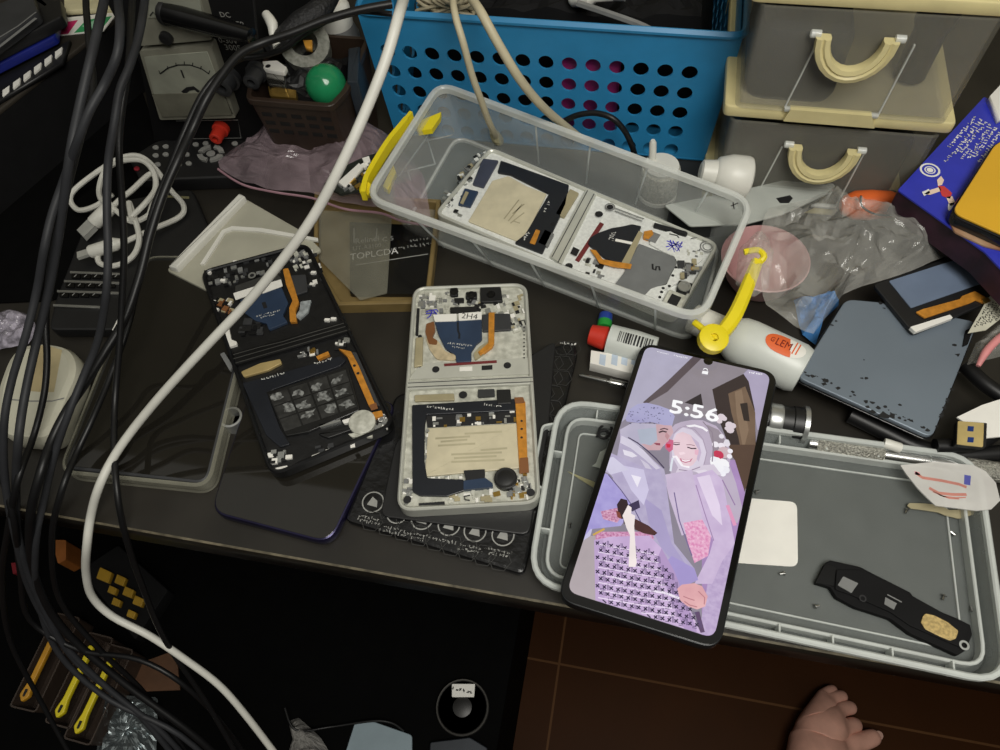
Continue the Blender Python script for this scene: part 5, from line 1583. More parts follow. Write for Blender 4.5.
lay(PB(0, 380, 0, 330, 60, 370, 160, 440, 260, 540, 330, 600, 350, 700, 330, 1000, 0, 1000, -60, 700), (186, 176, 204), (176, 166, 196), 200)
lay(PC(-20, -60, 120, -60, 190, -30, 330, 30, 385, 20, 420, 110, 450, 330, 530, 430, 545, 475, 480, 505, 400, 425, 340, 290, 290, 190, 200, 60), (184, 174, 206), (174, 163, 198), 200)
lay(PB(10, 345, 80, 380, 180, 460, 250, 540, 300, 590, 270, 600, 180, 520, 80, 440, 0, 400), (210, 203, 222))
lay(PB(20, 450, 90, 470, 130, 500, 90, 510, 30, 490), (226, 220, 234))
lay(PB(150, 520, 210, 560, 240, 600, 190, 590), (206, 198, 218))
lay(PC(330, 150, 400, 200, 440, 330, 500, 420, 470, 430, 400, 350, 350, 250), (168, 156, 200))
line(PB(60, 360, 130, 400, 200, 455, 270, 520, 330, 590), 0.0007, (70, 60, 92))
lay(PC(230, 20, 330, 40, 350, 120, 330, 180, 280, 120), (204, 196, 226))
lay(PC(280, 60, 320, 70, 305, 110), (236, 230, 244))
lay(PC(150, 0, 210, -10, 270, 40, 200, 60), (206, 200, 224))
lay(PC(0, -20, 190, 60, 290, 190, 240, 262, 120, 275, 100, 300, 0, 240), (160, 148, 214), (176, 166, 224), 140)
line(PC(190, 60, 240, 120, 290, 190, 340, 290, 400, 425), 0.0005, (96, 84, 134))
line(PC(450, 130, 470, 240, 520, 380), 0.0006, (120, 104, 150))
lay(PC(440, 380, 530, 430, 545, 475, 480, 505, 400, 425), (162, 146, 206))
lay(PC(160, 205, 240, 188, 250, 215, 225, 250, 170, 235), (226, 178, 206), (180, 96, 140), 900)
lay(PC(140, 285, 360, 285, 372, 315, 140, 320), (222, 170, 204), (186, 100, 150), 900)
# sarong
lay(PC(134, 318, 200, 305, 350, 300, 400, 350, 450, 440, 490, 540, 570, 720, 400, 680, 140, 575), (206, 178, 220), (194, 164, 210))
DKP = (44, 32, 66)
lay(PC(400, 350, 450, 440, 490, 540, 540, 680, 500, 690, 440, 560, 380, 400), (176, 146, 196))
lay(PC(134, 318, 170, 315, 175, 560, 140, 575), (188, 160, 206))
for r_ in range(12):
    y0 = 345 + r_ * 30
    line(PC(150, y0 - 10, 230, y0 + 4, 320, y0 + 20, 380 + r_ * 9, y0 + 32), 0.0005, (232, 216, 240))

for r_ in range(14):
    for k in range(17):
        x, y = 148 + k * 27 + (r_ % 2) * 13, 330 + r_ * 28 + k * 5
        lim = 350 + max(0, (y - 310)) * 0.62
        if x > lim - 10 or y > 560 + (x - 140) * 0.36:
            continue
        line(PC(x - 7, y - 6, x + 7, y + 7), 0.0006, DKP)
        line(PC(x + 6, y - 7, x - 6, y + 6), 0.0006, DKP)
        if (r_ + k) % 2:
            line(PC(x + 11, y - 14, x + 13, y + 12), 0.0003, (92, 74, 118))
            line(PC(x + 16, y - 14, x + 18, y + 12), 0.0003, (92, 74, 118))
        else:
            line(PC(x + 9, y + 10, x + 27, y + 14), 0.0003, (92, 74, 118))
            line(PC(x + 9, y + 16, x + 27, y + 20), 0.0003, (92, 74, 118))
line(PC(370, 520, 410, 525, 470, 548), 0.0012, (236, 226, 242))
line(PC(205, 462, 260, 478), 0.0008, (236, 226, 242))
line(PC(92, 318, 130, 298, 175, 274), 0.001, (206, 164, 70))
# kris with tassel
lay(PC(224, 178, 240, 154, 264, 160, 272, 190, 256, 236, 232, 232), (52, 34, 40))
lay(PC(268, 180, 310, 160, 316, 190, 284, 206), (62, 52, 84))
lay(PC(250, 226, 300, 236, 350, 262, 384, 290, 372, 300, 330, 292, 280, 270, 250, 252), (88, 50, 48), (60, 36, 40))
lay(PC(246, 222, 268, 180, 282, 190, 280, 214, 296, 222, 292, 262, 302, 410, 296, 424, 270, 424, 276, 300, 262, 270), (240, 228, 226))
lay(PC(220, 200, 236, 210, 244, 236, 226, 228), (132, 66, 52))
# joined hands
lay(PC(462, 510, 480, 494, 530, 488, 560, 500, 582, 540, 572, 580, 540, 592, 500, 578, 474, 556), (232, 176, 178), (220, 158, 164))
for g in (PC(490, 560, 510, 574, 540, 582), PC(486, 540, 505, 548, 530, 556), PC(545, 520, 570, 545, 568, 572)):
    line(g, 0.0005, (190, 120, 130))
# clock, status bar, lock and camera
h = zc[0] + 4e-5
a, b = ph.L(*PB(378, 130)[0], PT), ph.L(*PB(735, 205)[0], PT)
an = math.atan2((b - a).y, (b - a).x)
w_ = (b - a).length
gV, gF = glyphs('5:56', 'CENTER')
gw = max(v[0] for v in gV) - min(v[0] for v in gV)
sz = 0.0118
WHT = S((250, 249, 252))
for off in ((0, 0), (0.00035, 0), (-0.00035, 0), (0, 0.0003), (0, -0.0003)):
    F_.text('5:56', (((a + b) / 2).x + off[0], ((a + b) / 2).y + off[1]), sz, an, h, WHT, w_ / gw / sz)
    h += 3e-6
for s_, g, n_ in (('~9', PA(272, 72, 340, 88), 9), ('~8', PA(368, 94, 450, 109), 8), ('~6', PA(800, 190, 880, 206), 6)):
    a, b = ph.L(*g[0], PT), ph.L(*g[1], PT)
    F_.text(s_, ((a + b) / 2).xy, (b - a).length / n_ / 0.62, math.atan2((b - a).y, (b - a).x), h, WHT)
F_.poly([ph.L(*p_, PT) for p_ in PA(532, 182, 566, 186, 562, 204, 528, 198)], h, WHT)
F_.circle(ph.L(*PA(549, 178)[0], PT).xy, 0.0011, 0.0005, h, WHT, 10, 0, math.pi)
F_.disc(ph.L(*PA(565, 127)[0], PT).xy, 0.0026, h + 2e-5, K['glass'])
F_.build('lit_screen', ph)
# ================================================================== right side clutter
# supports under the grey panel
t = T('cardboard_tray', 'flat black box lying under the grey screen panel', 'box', at(890, 380, 0), solo=True)
pp(t, 'cardboard_tray', [(856, 318), (960, 335), (925, 420), (822, 374)], 0, 0.0155, K['matte'], r=0.003, bev=0.001)
PG = mat('grey_panel_back', (116, 127, 138), 0.42, 0.2, var=0.06, scale=14)
gp = T('phone_screen', 'large grey phone screen panel, back up, with black glue flecks', 'screen', at(888, 370, 0.0162))
g = [(846, 299), (880, 302), (978, 322), (932, 438), (797, 377)]
q = rnd(ccw([gp.L(*p_, 0.004) for p_ in g]), 0.005, 5)
prism('panel', q, 0.0008, 0.004, PG, gp, 0.0006)
prism('glass_edge', inset(q, -0.0009), 0, 0.0009, K['blackgloss'], gp, 0.0003)
F_ = Flat()
rg = random.Random(21)
def fleck(u, v, s):
    o = gp.L(u, v, 0.0041)
    F_.poly([(o.x + s * rg.uniform(.4, 1.3) * math.cos(k * .9), o.y + s * rg.uniform(.3, 1) * math.sin(k * .9)) for k in range(7)], 0.00405 + rg.uniform(0, 4e-5), K['ink'])
for _ in range(34):
    f = rg.random()
    fleck(804 + f * 124, 374 + f * 58 + rg.uniform(-4, 2) - 2 * f, rg.uniform(.0004, .0016))
for _ in range(18):
    f = rg.random()
    fleck(974 - f * 40, 335 + f * 98, rg.uniform(.0005, .0014))
for u, v, s in ((884, 415, .003), (873, 412, .0016), (866, 378, .0014), (862, 378, .001), (832, 325, .0012), (836, 321, .0009), (864, 360, .0007), (900, 405, .001), (868, 407, .0014), (893, 416, .0022), (958, 355, .0016), (955, 345, .0014), (880, 303, .0014), (884, 308, .001)):
    fleck(u, v, s)
F_.build('glue_flecks', gp)
pp(gp, 'torn_edge', [(966, 330), (974, 326), (968, 344), (963, 346)], 0.004, 0.0052, K['matte'])
dm = T('phone_screen', 'small black display with blue-grey back and amber flex on the grey panel', 'screen', at(940, 295, 0.0215))
q = rnd(ccw([dm.L(*p_, 0.0028) for p_ in ((873, 284), (962, 252), (1006, 283), (1004, 296), (914, 334))]), 0.003, 4)
prism('panel', q, 0, 0.0028, K['black'], dm, 0.0006)
pp(dm, 'backing_sheet', [(889, 281), (964, 257), (994, 279), (911, 308)], 0.0028, 0.0033, mat('blue_grey_backing', (108, 122, 144), 0.35, var=0.06), r=0.001)
pp(dm, 'amber_flex', [(916, 312), (923, 309), (960, 299), (962, 296), (975, 291), (989, 299), (986, 304), (976, 300), (970, 303), (925, 318)], 0.0033, 0.0042, K['orange'], r=0.0006)
pp(dm, 'connector', [(982, 299), (988, 297), (991, 301), (985, 304)], 0.0042, 0.0052, K['gold'])
pp(dm, 'white_strip', [(910, 327), (950, 314.5), (953, 318), (915.5, 332)], 0.0028, 0.0052, WHP, r=0.0006)
# blue carton
BLU = mat('blue_carton', (48, 56, 178), 0.4, var=0.06)
bc = T('carton', 'blue carton with white print and a round seal leaning at the right edge', 'box', at(960, 200, 0.0))
q = [(898, 190), (984, 97), (1040, 120), (1030, 300), (985, 252)]
pp(bc, 'body', q, 0.036, 0.054, mat('dark_carton_side', (52, 26, 40), 0.5, var=0.5, scale=60), r=0.0008)
pp(bc, 'top_panel', q, 0.054, 0.055, BLU, r=0.0008)
sup = T('black_box', 'black box standing under the blue carton at the right edge', 'box', at(960, 200, 0.0), solo=True)
pp(sup, 'black_box', [(925, 190), (984, 125), (1036, 130), (1030, 262), (992, 240)], 0.0, 0.0355, K['matte'], r=0.002)
F_ = Flat()
h = 0.0552
for k in range(6):
    a0, b0 = (975 + k * 5.2, 117 + k * 2.6), (948 + k * 5.6 + (0 if k < 3 else 3), 151 + k * 2.4 - (0 if k % 2 else 3))
    n_ = 12
    a, b = bc.L(*a0, h), bc.L(*b0, h)
    F_.text('~14', ((a + b) / 2).xy, (b - a).length / 14 / 0.62 * 1.02, math.atan2((b - a).y, (b - a).x), h, WHP)
for a0, b0 in (((954, 150), (943, 164)), ((968, 150), (962, 158))):
    a, b = bc.L(*a0, h), bc.L(*b0, h)
    F_.text('~6', ((a + b) / 2).xy, 0.003, math.atan2((b - a).y, (b - a).x), h, WHP)
o = bc.L(930, 170, h)
F_.circle(o.xy, 0.0052, 0.0012, h, WHP, 20)
F_.disc(o.xy, 0.0032, h, WHP)
F_.circle(o.xy, 0.0022, 0.0006, h + 3e-5, BLU, 14)
# little sporting figure printed on the panel
SK = mat('pale_print_skin', (232, 206, 186), 0.5)
RD = mat('red_print', (196, 60, 60), 0.5)
for pts, m_ in (([(937, 180), (941, 176), (944, 180), (942, 185), (938, 186)], SK), ([(938, 186), (944, 186), (952, 193), (950, 199), (942, 196)], RD), ([(940, 187), (930, 190), (924, 194), (930, 195), (941, 191)], SK), ([(922, 192), (929, 189), (930, 193), (924, 196)], WHP), ([(946, 197), (952, 196), (956, 204), (950, 206)], SK), ([(948, 204), (955, 202), (953, 212), (948, 210)], WHP)):
    F_.poly([bc.L(*p_, h) for p_ in pts], h + 6e-5, m_)
F_.build('printing', bc)
pp(bc, 'white_flap', [(990, 96), (1003, 82), (1015, 110), (1000, 118)], 0.055, 0.06, K['label'])
# yellow phone on the carton
yp_ = T('phone_cover', 'golden yellow phone cover with black rim lying on the blue carton', 'phone cover', at(985, 200, 0.0565))
g = [(996, 143), (1060, 120), (1060, 260), (952, 212)]
q = rnd(ccw([yp_.L(*p_, 0.008) for p_ in g]), 0.006, 5)
prism('rim', inset(q, -0.0012), 0.0, 0.0066, K['blackgloss'], yp_, 0.001)
prism('back_panel', q, 0.0066, 0.008, mat('golden_yellow', (222, 172, 46), 0.35, var=0.05, scale=20), yp_, 0.0004)
t = T('phone_cover', 'beige and brown phone cover peeking out under the yellow one', 'phone cover', at(975, 235, 0.0015), solo=True)
pp(t, 'phone_cover', [(948, 218), (955, 212), (1010, 236), (1010, 252), (985, 246), (955, 232)], 0.0538, 0.0548, mat('beige_brown_cover', (190, 160, 128), 0.35, var=0.2, scale=40, c2=(140, 88, 60)), r=0.001)
t.obj.data.transform(Matrix.Translation((0, 0, 0)))
# paper, film, cloth on the right edge
t = T('paper_slip', 'curled printed paper slip at the right edge beside the amber flex', 'paper', at(985, 315, 0.026), solo=True)
F_ = Flat()
F_.block([t.L(*p_, 0.0006) for p_ in ((1004, 284), (988, 298), (968, 333), (986, 330), (1004, 316))], 0, 0.0006, mat('offwhite_paper', (196, 194, 176), 0.7))
for k in range(5):
    a, b = t.L(976 + k * 5, 327 - k * 1.5, 0.0007), t.L(990 + k * 4.4, 303 - k * 1.2, 0.0007)
    F_.text('~12', ((a + b) / 2).xy, (b - a).length / 12 / 0.62, math.atan2((b - a).y, (b - a).x), 0.0007, K['ink'])
F_.build('paper_slip', t)
def film(name, label, cat, px, z, amp, freq, m, seed, hump=0.012, base=0.001):
    t = T(name, label, cat, at(*px[0], z), solo=True)
    out = [at(x, y, z) for x, y in px]
    sheet(name, [(p_.x, p_.y) for p_ in out], lambda x, y, e: z + base + hump * math.sin(min(1, e * 2) * math.pi / 2), m, t, ny=16, amp=amp, freq=freq, seed=seed)
    return t
film('film_bag', 'clear bag with pink seam at the right edge below the paper slip', 'bag', [(966, 366), (974, 345), (1004, 318), (1006, 356)], 0.02, 0.002, 60, K['film'], 5, 0.004)
cord('bag_seam', 'pink seam strip across the clear bag at the right edge', [at(978, 366, 0.028), at(986, 352, 0.03), at(996, 341, 0.03), at(1006, 333, 0.03)], [0.0012, 0.0022, 0.0022, 0.0022], mat('pink_strip', (214, 140, 140), 0.4), 'strip')
t = T('cloth', 'crumpled grey-green cloth scrap behind the small display', 'cloth', at(968, 250, 0.012), solo=True)
sheet('cloth', [(p_.x, p_.y) for p_ in [at(x, y, 0.02) for x, y in ((948, 262), (956, 246), (963, 240), (974, 243), (992, 256), (1004, 262), (1004, 275), (975, 262))]], lambda x, y, e: 0.006 + 0.014 * min(1, e * 2), mat('grey_green_cloth', (126, 126, 108), 0.7), t, ny=12, amp=0.003, freq=60, seed=9)
# white plate with slot
pl = T('metal_plate', 'flat pale grey plate with a square slot beside the drawers', 'plate', at(765, 200, 0.006))
WPL = mat('pale_grey_plate', (178, 182, 176), 0.4, var=0.05)
q = ccw([pl.L(*p_, 0.016) for p_ in ((664, 205), (745, 189), (821, 171), (834, 185), (831, 192), (783, 214), (745, 224), (690, 226))])
prism('plate', rnd(q, 0.002, 4), 0.0145, 0.016, WPL, pl, 0.0004)
F_ = Flat()
F_.poly([pl.L(*p_, 0.0162) for p_ in ((776, 198), (790, 195), (793, 198), (789, 203), (780, 203))], 0.01605, K['ink'])
F_.build('slot', pl)
pp(pl, 'bent_edge', [(821, 171), (823, 171), (835, 186), (832, 191)], 0.006, 0.0172, WPL)
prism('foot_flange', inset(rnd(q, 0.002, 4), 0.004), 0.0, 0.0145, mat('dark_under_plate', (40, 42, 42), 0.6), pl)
# white bottle caps behind the clear box
t = T('nozzle_cap', 'large white dropper cap lying against the blue basket', 'cap', at(725, 180, 0.02))
o = at(748, 178, 0.034)
lathe('cap', [(0, 0.0128), (0.002, 0.0136), (0.012, 0.0132), (0.02, 0.0105), (0.0215, 0.0085), (0.024, 0.008), (0.03, 0.0072), (0.031, 0.005)], o, (-0.97, -0.05, 0.12), K['white'], t, 26)
lathe('cap_end', [(-0.0012, 0.0105), (0.0, 0.0128)], o, (-0.97, -0.05, 0.12), K['white'], t, 26)
t = T('thread_spool', 'white wound thread spool behind the clear box', 'spool', at(657, 196, 0))
o = at(657, 194, 0)
lathe('winding', [(0.003, 0.0125), (0.004, 0.0132), (0.024, 0.0128), (0.025, 0.0115)], o, (0, 0, 1), mat('white_thread', (198, 196, 182), 0.8, var=0.3, scale=700, bump=1.0), t, 24)
lathe('core', [(0, 0.0134), (0.003, 0.0134), (0.003, 0.006), (0.025, 0.006), (0.025, 0.0115), (0.027, 0.0115), (0.027, 0.004)], o, (0, 0, 1), K['white'], t, 24)
lathe('peg', [(0.027, 0.0026), (0.040, 0.0024), (0.042, 0.0014)], o + Vector((-0.004, 0.004, 0)), (-0.1, 0.05, 1), K['white'], t, 12)
# pink bowl
t = T('bowl', 'pink plastic bowl partly under the clear bag beside the yellow latch', 'bowl', at(752, 282, 0), solo=True)
PK = mat('dusty_pink_plastic', (184, 142, 142), 0.4, var=0.05)
o = at(757, 280, 0)
lathe('bowl', [(0, 0.013), (0.001, 0.018), (0.008, 0.022), (0.020, 0.0255), (0.022, 0.0268), (0.0225, 0.026), (0.02, 0.0242), (0.009, 0.0208), (0.003, 0.016), (0.0025, 0.0005)], o, (0, 0, 1), PK, t, 36)
# film over it
c8b = crop(750, 188, 0.25075)
film('film_bag', 'crumpled clear plastic bag between the pink bowl and blue carton', 'bag', c8b(60, 100, 150, 60, 330, 20, 400, 100, 600, 105, 660, 140, 780, 240, 790, 270, 660, 330, 500, 380, 360, 440, 290, 540, 240, 600, 60, 460, 20, 250), 0.024, 0.011, 22, K['film'], 4, 0.009)
film('film_wrap', 'small glossy clear wrap over the yellow latch end and pink bowl', 'wrap', [(738, 252), (752, 240), (768, 243), (772, 262), (768, 290), (752, 300), (735, 285)], 0.034, 0.004, 70, K['film'], 8, 0.012)
# things under the bag
t = T('cloth', 'bright blue cloth scrap under the edge of the clear bag', 'cloth', at(818, 310, 0), solo=True)
sheet('cloth', [(p_.x, p_.y) for p_ in [at(x, y, 0.01) for x, y in ((797, 293), (838, 289), (843, 298), (826, 314), (820, 338), (806, 328))]], lambda x, y, e: 0.002 + 0.013 * min(1, e * 2), mat('sky_blue_cloth', (66, 130, 196), 0.6), t, ny=10, amp=0.003, freq=60, seed=12)
t = T('blower_bulb', 'orange rubber bulb peeking out above the clear bag', 'bulb', at(870, 206, 0.0))
OR = mat('orange_rubber', (226, 104, 44), 0.45, var=0.06)
lathe('bulb', [(-0.018, 0.003), (-0.0165, 0.006), (-0.01, 0.0092), (0, 0.0096), (0.012, 0.0085), (0.02, 0.0055), (0.022, 0.0042)], at(870, 205, 0.022), (0.98, 0.1, 0.06), OR, t, 22)
lathe('nozzle', [(0.022, 0.0042), (0.034, 0.003), (0.036, 0.0018)], at(870, 205, 0.022), (0.98, 0.1, 0.06), OR, t, 12)
cord('wire', 'thin black wire looped over the orange bulb', [at(861, 196, 0.034), at(862, 206, 0.033), at(875, 214, 0.03), at(895, 215, 0.027), at(915, 212, 0.027), at(930, 217, 0.028)], 0.0007, K['ink'], 'wire')
t = T('black_box', 'black glossy box in the dark gap left of the blue carton', 'box', at(880, 190, 0), solo=True)
pp(t, 'black_box', [(832, 192), (895, 190), (904, 200), (870, 204), (840, 205)], 0, 0.012, K['blackgloss'], r=0.002)
# glue bottle
gb = T('glue_bottle', 'white bottle with an orange oval label lying behind the lit phone', 'bottle', at(775, 350, 0))
a, b = at(728, 335, 0.015), at(803, 371, 0.015)
d = (b - a).normalized()
L_ = (b - a).length
BW = mat('milky_white_plastic', (206, 210, 204), 0.35, var=0.04)
R_ = 0.0147
lathe('bottle_body', [(-0.004, 0.007), (0, 0.011), (0.006, R_ * 0.95), (0.012, R_), (L_ - 0.004, R_), (L_, R_ * 0.9), (L_ + 0.0005, 0.006)], a, d, BW, gb, 32)
lathe('neck_cap', [(-0.024, 0.0075), (-0.023, 0.0088), (-0.006, 0.0094), (-0.0045, 0.008)], a, d, K['white'], gb, 24)
side = d.cross(Vector((0, 0, 1))).normalized()
def cyl(s, phi, lift=0.0003):
    return gb.W(a + d * s + (Vector((0, 0, 1)) * math.cos(phi) + side * math.sin(phi)) * (R_ + lift))
# find the (s, phi) of the label centre from the photo's direction
def hit(px, py):
    best = None
    for i in range(120):
        for j in range(60):
            s, ph_ = L_ * i / 119, -1.6 + 3.2 * j / 59
            w = gb.M @ cyl(s, ph_)
            r_ = ray(px, py).normalized()
            e_ = ((w - CAM) - r_ * (w - CAM).dot(r_)).length
            if best is None or e_ < best[0]:
                best = (e_, s, ph_)
    return best[1], best[2]
s0, f0 = hit(766, 337)
s1, f1 = hit(806, 354)
sm_, fm_ = (s0 + s1) / 2, (f0 + f1) / 2
hl = (s1 - s0) / 2
hp_ = 0.42
def lab(x, y, lift):
    return cyl(sm_ + x * hl, fm_ + (f1 - f0) / 2 * x + y * hp_, lift)
V, Fs, mi = [], [], []
NX, NY = 60, 10
for i in range(NX + 1):
    x = -1 + 2 * i / NX
    yy_ = math.sqrt(max(0, 1 - abs(x) ** 2.6)) + 0.001
    for j in range(NY + 1):
        V.append(lab(x, yy_ * (-1 + 2 * j / NY), 0.00025))
for i in range(NX):
    for j in range(NY):
        Fs.append((i * (NY + 1) + j, (i + 1) * (NY + 1) + j, (i + 1) * (NY + 1) + j + 1, i * (NY + 1) + j + 1))
        mi.append(0 if -1 + 2 * (i + .5) / NX < 0.25 + 0.22 * (-1 + 2 * (j + .5) / NY) or (i in (42, 43, 47, 48) and j < 8) else 1)
OL = mat('orange_label', (226, 104, 52), 0.45, var=0.04)
lbl = mk('label', V, Fs, [OL, WHP], gb, mi)
gV, gF = glyphs('LEM', 'CENTER')
mk('lettering', [lab(-0.10 + v[0] * 0.46, -v[1] * 1.15, 0.0005) for v in gV], gF, mat('dark_red_print', (120, 30, 24), 0.5), lbl)
gV, gF = glyphs('G', 'CENTER')
mk('lettering', [lab(-0.66 + v[0] * 0.3, -v[1] * 0.7, 0.0005) for v in gV], gF, mat('dark_red_print', (120, 30, 24), 0.5), lbl)
# knob, rod, cables at the right
t = T('camera_lens', 'black knob with a silver ring lying right of the lit phone', 'knob', at(785, 420, 0.0))
a = at(764, 418, 0.010)
d = (at(800, 424, 0.010) - a).normalized()
lathe('barrel', [(0, 0.0082), (0.006, 0.0088), (0.0145, 0.0088), (0.015, 0.0095), (0.020, 0.0095)], a, d, K['black'], t, 24)
lathe('silver_ring', [(0.002, 0.0089), (0.003, 0.0092), (0.008, 0.0092), (0.009, 0.0089)], a, d, K['alum'], t, 24)
lathe('flange', [(0.020, 0.0105), (0.0225, 0.0105), (0.0228, 0.006), (0.0228, 0.0003)], a, d, K['alum'], t, 24)
t = T('metal_rod', 'silver rod with knurled grips lying behind the tray', 'rod', at(810, 446, 0.0))
a, b = at(808, 443, 0.006), at(1010, 474, 0.006)
d = b - a
l = d.length
KN = mat('knurled_steel', (188, 186, 176), 0.4, 0.7, bump=1.0, scale=900, var=0.3)
lathe('shaft', [(0, 0.003), (0.0, 0.0046), (l, 0.0046), (l, 0.001)], a, d, K['steel'], t, 18)
lathe('knurled_grip', [(0.004, 0.0048), (0.005, 0.0056), (0.038, 0.0056), (0.039, 0.0048)], a, d, KN, t, 18)
lathe('knurled_grip', [(l * 0.78, 0.0048), (l * 0.785, 0.0055), (l * 0.99, 0.0055), (l * 0.995, 0.0048)], a, d, KN, t, 18)
cord('black_cable', 'thick black cable curving below the grey panel to the right edge', [at(850, 415, 0.006), at(885, 432, 0.006), at(920, 448, 0.006), at(960, 455, 0.006), at(1012, 452, 0.006)], 0.0046, K['cord'])
cord('black_cable', 'thick black cable entering at the right edge behind the paper and contact chip', [at(935, 446, 0.014), at(968, 445, 0.014), at(990, 436, 0.012), at(1006, 420, 0.01), at(1014, 395, 0.006)], 0.0042, K['cord'])
cord('black_cable', 'black cable crossing the gap at the right edge above the folded paper', [at(966, 366, 0.012), at(985, 384, 0.014), at(1012, 402, 0.014)], 0.0042, K['cord'])
cord('plastic_tube', 'short white plastic tube end under the black cables', [at(884, 443, 0.013), at(891, 445, 0.013), at(900, 448, 0.012)], 0.0028, K['white'], 'tube')
t = flatthing('folded_paper', 'folded white paper behind the gold contact chip', 'paper', [(957, 417), (982, 405), (1004, 398), (1006, 436), (986, 438)], 0.018, 0.001, K['label'])
t = T('contact_chip', 'square gold contact chip with two blue windows at the right edge', 'chip', at(971, 434, 0.0205))
pp(t, 'body', [(957, 421), (987, 423), (986, 447), (956, 444)], 0, 0.0036, K['black'], r=0.0006)
pp(t, 'gold_face', [(958, 421), (984, 423), (983, 447), (957, 444)], 0.0036, 0.0042, mat('pale_gold', (206, 184, 124), 0.35, 0.3), r=0.0006)
for y in (426, 437):
    pp(t, 'blue_window', [(968, y), (974, y + .4), (973.4, y + 5.4), (967.4, y + 5)], 0.0042, 0.0044, mat('deep_blue', (28, 54, 116), 0.3))
# tube, little box and screwdriver left of the lit phone
gt = T('glue_tube', 'white glue tube with red cap and barcode beside the clear box', 'tube', at(622, 345, 0))
a, b = at(607, 339, 0.009), at(655, 352, 0.009)
d = (b - a)
l = d.length
lathe('tube_body', [(0, 0.005), (0.001, 0.0095), (l * 0.6, 0.0098), (l, 0.009), (l + .0003, 0.001)], a, d, BW, gt, 22)
lathe('cap', [(-0.011, 0.005), (-0.0105, 0.0062), (-0.001, 0.0075), (0.0002, 0.006)], a, d, K['red'], gt, 18)
dn = d.normalized()
sd = dn.cross(Vector((0, 0, 1))).normalized()
V, Fs = [], []
rg = random.Random(2)
s = 0.007
while s < 0.027:
    w = rg.choice([0.0004, 0.0007, 0.0011])
    b0 = len(V)
    for k in range(6):
        phi = -0.15 + k * 0.14
        for ds in (0, w):
            V.append(gt.W(a + dn * (s + ds) + (Vector((0, 0, 1)) * math.cos(phi) + sd * math.sin(phi)) * 0.01005))
    for k in range(5):
        Fs.append((b0 + 2 * k, b0 + 2 * k + 1, b0 + 2 * k + 3, b0 + 2 * k + 2))
    s += w + rg.choice([0.0005, 0.0009])
mk('barcode', V, Fs, K['ink'], gt)
t = T('small_carton', 'small white carton with pale blue print beside the glue tube', 'box', at(615, 362, 0))
pp(t, 'body', [(591, 350), (640, 358), (642, 376), (590, 363)], 0, 0.009, K['label'], bev=0.0004)
F_ = Flat()
for x in (600, 612, 622, 632):
    F_.poly([t.L(*p_, 0.0091) for p_ in ((x, 354), (x + 6, 355), (x + 5, 366), (x - 1, 364))], 0.0091, mat('pale_blue_print', (190, 204, 220), 0.5))
F_.build('printing', t)
t = T('screwdriver', 'silver screwdriver with its grey handle under the lit phone', 'screwdriver', at(600, 381, 0))
a, b = at(579, 375, 0.006), at(645, 390, 0.006)
d = b - a
lathe('shaft', [(0, 0.0006), (0.002, 0.0013), (0.0165, 0.0013), (0.0168, 0.0009), (0.018, 0.0009), (0.0182, 0.0022), (0.030, 0.0024), (0.0305, 0.002)], a, d, K['steel'], t, 14)
lathe('handle', [(0.0305, 0.0028), (0.034, 0.0044), (0.05, 0.0046), (0.051, 0.003)], a, d, K['grey'], t, 16)
t = T('marker_cap', 'green and blue ringed cap beside the red tube cap', 'cap', at(604, 326, 0.0))
lathe('green_ring', [(0, 0.0045), (0.005, 0.0045)], at(604, 328, 0.005), (0, 1, 0.0), mat('green_plastic', (40, 150, 60), 0.4), t, 14)
lathe('blue_ring', [(0.005, 0.0045), (0.010, 0.0042), (0.0102, 0.001)], at(604, 328, 0.005), (0, 1, 0.0), mat('mid_blue_plastic', (40, 70, 160), 0.4), t, 14)
# left: white charger, bag of screws, gap ring
ch = T('charger', 'white and cream rounded charger behind the hanging cables', 'charger', at(45, 395, 0))
q = rnd(ccw([ch.L(*p_, 0.020) for p_ in ((8, 352), (30, 340), (70, 344), (80, 368), (66, 398), (52, 440), (-4, 436), (-8, 396))]), 0.012, 6)
prism('body', q, 0, 0.020, mat('ivory_plastic', (196, 194, 176), 0.35, var=0.04), ch, 0.005)
F_ = Flat()
for g, c in (([(34, 346), (46, 345), (40, 392), (30, 391)], (176, 160, 122)), ([(46, 345), (62, 350), (54, 392), (40, 392)], (184, 170, 132))):
    F_.poly([ch.L(*p_, 0.0201) for p_ in g], 0.02006, mat('tan_stripe_%d' % c[0], c, 0.4))
F_.stroke([ch.L(*p_, 0.0202) for p_ in ((4, 399), (30, 401), (52, 401), (64, 398))], 0.0008, 0.02012, K['grey'])
F_.build('stripes', ch)
film('parts_bag', 'small clear bag of lilac parts at the left edge of the desk', 'bag', [(-6, 318), (10, 310), (32, 316), (38, 330), (30, 345), (-6, 352)], 0.003, 0.002, 80, mat('lilac_film', (176, 170, 184), 0.2, alpha=0.7, var=0.5, scale=200), 15, 0.006)
t = T('steel_ring', 'thin steel ring seen between the black phones', 'ring', at(234, 424, 0.0), solo=True)
lathe('steel_ring', [(0.0, 0.0055), (0.0, 0.0068), (0.009, 0.0068), (0.0092, 0.0055), (0.0, 0.0055)], at(236, 424, 0.0), (0, 0, 1), K['alum'], t, 24)
t = flatthing('metal_tab', 'short grey metal tab between the two black phones and the black opened phone', 'tab', [(220, 354), (224, 352), (233, 366), (230, 371)], 0.0112, 0.002, K['grey'], r=0.0006)
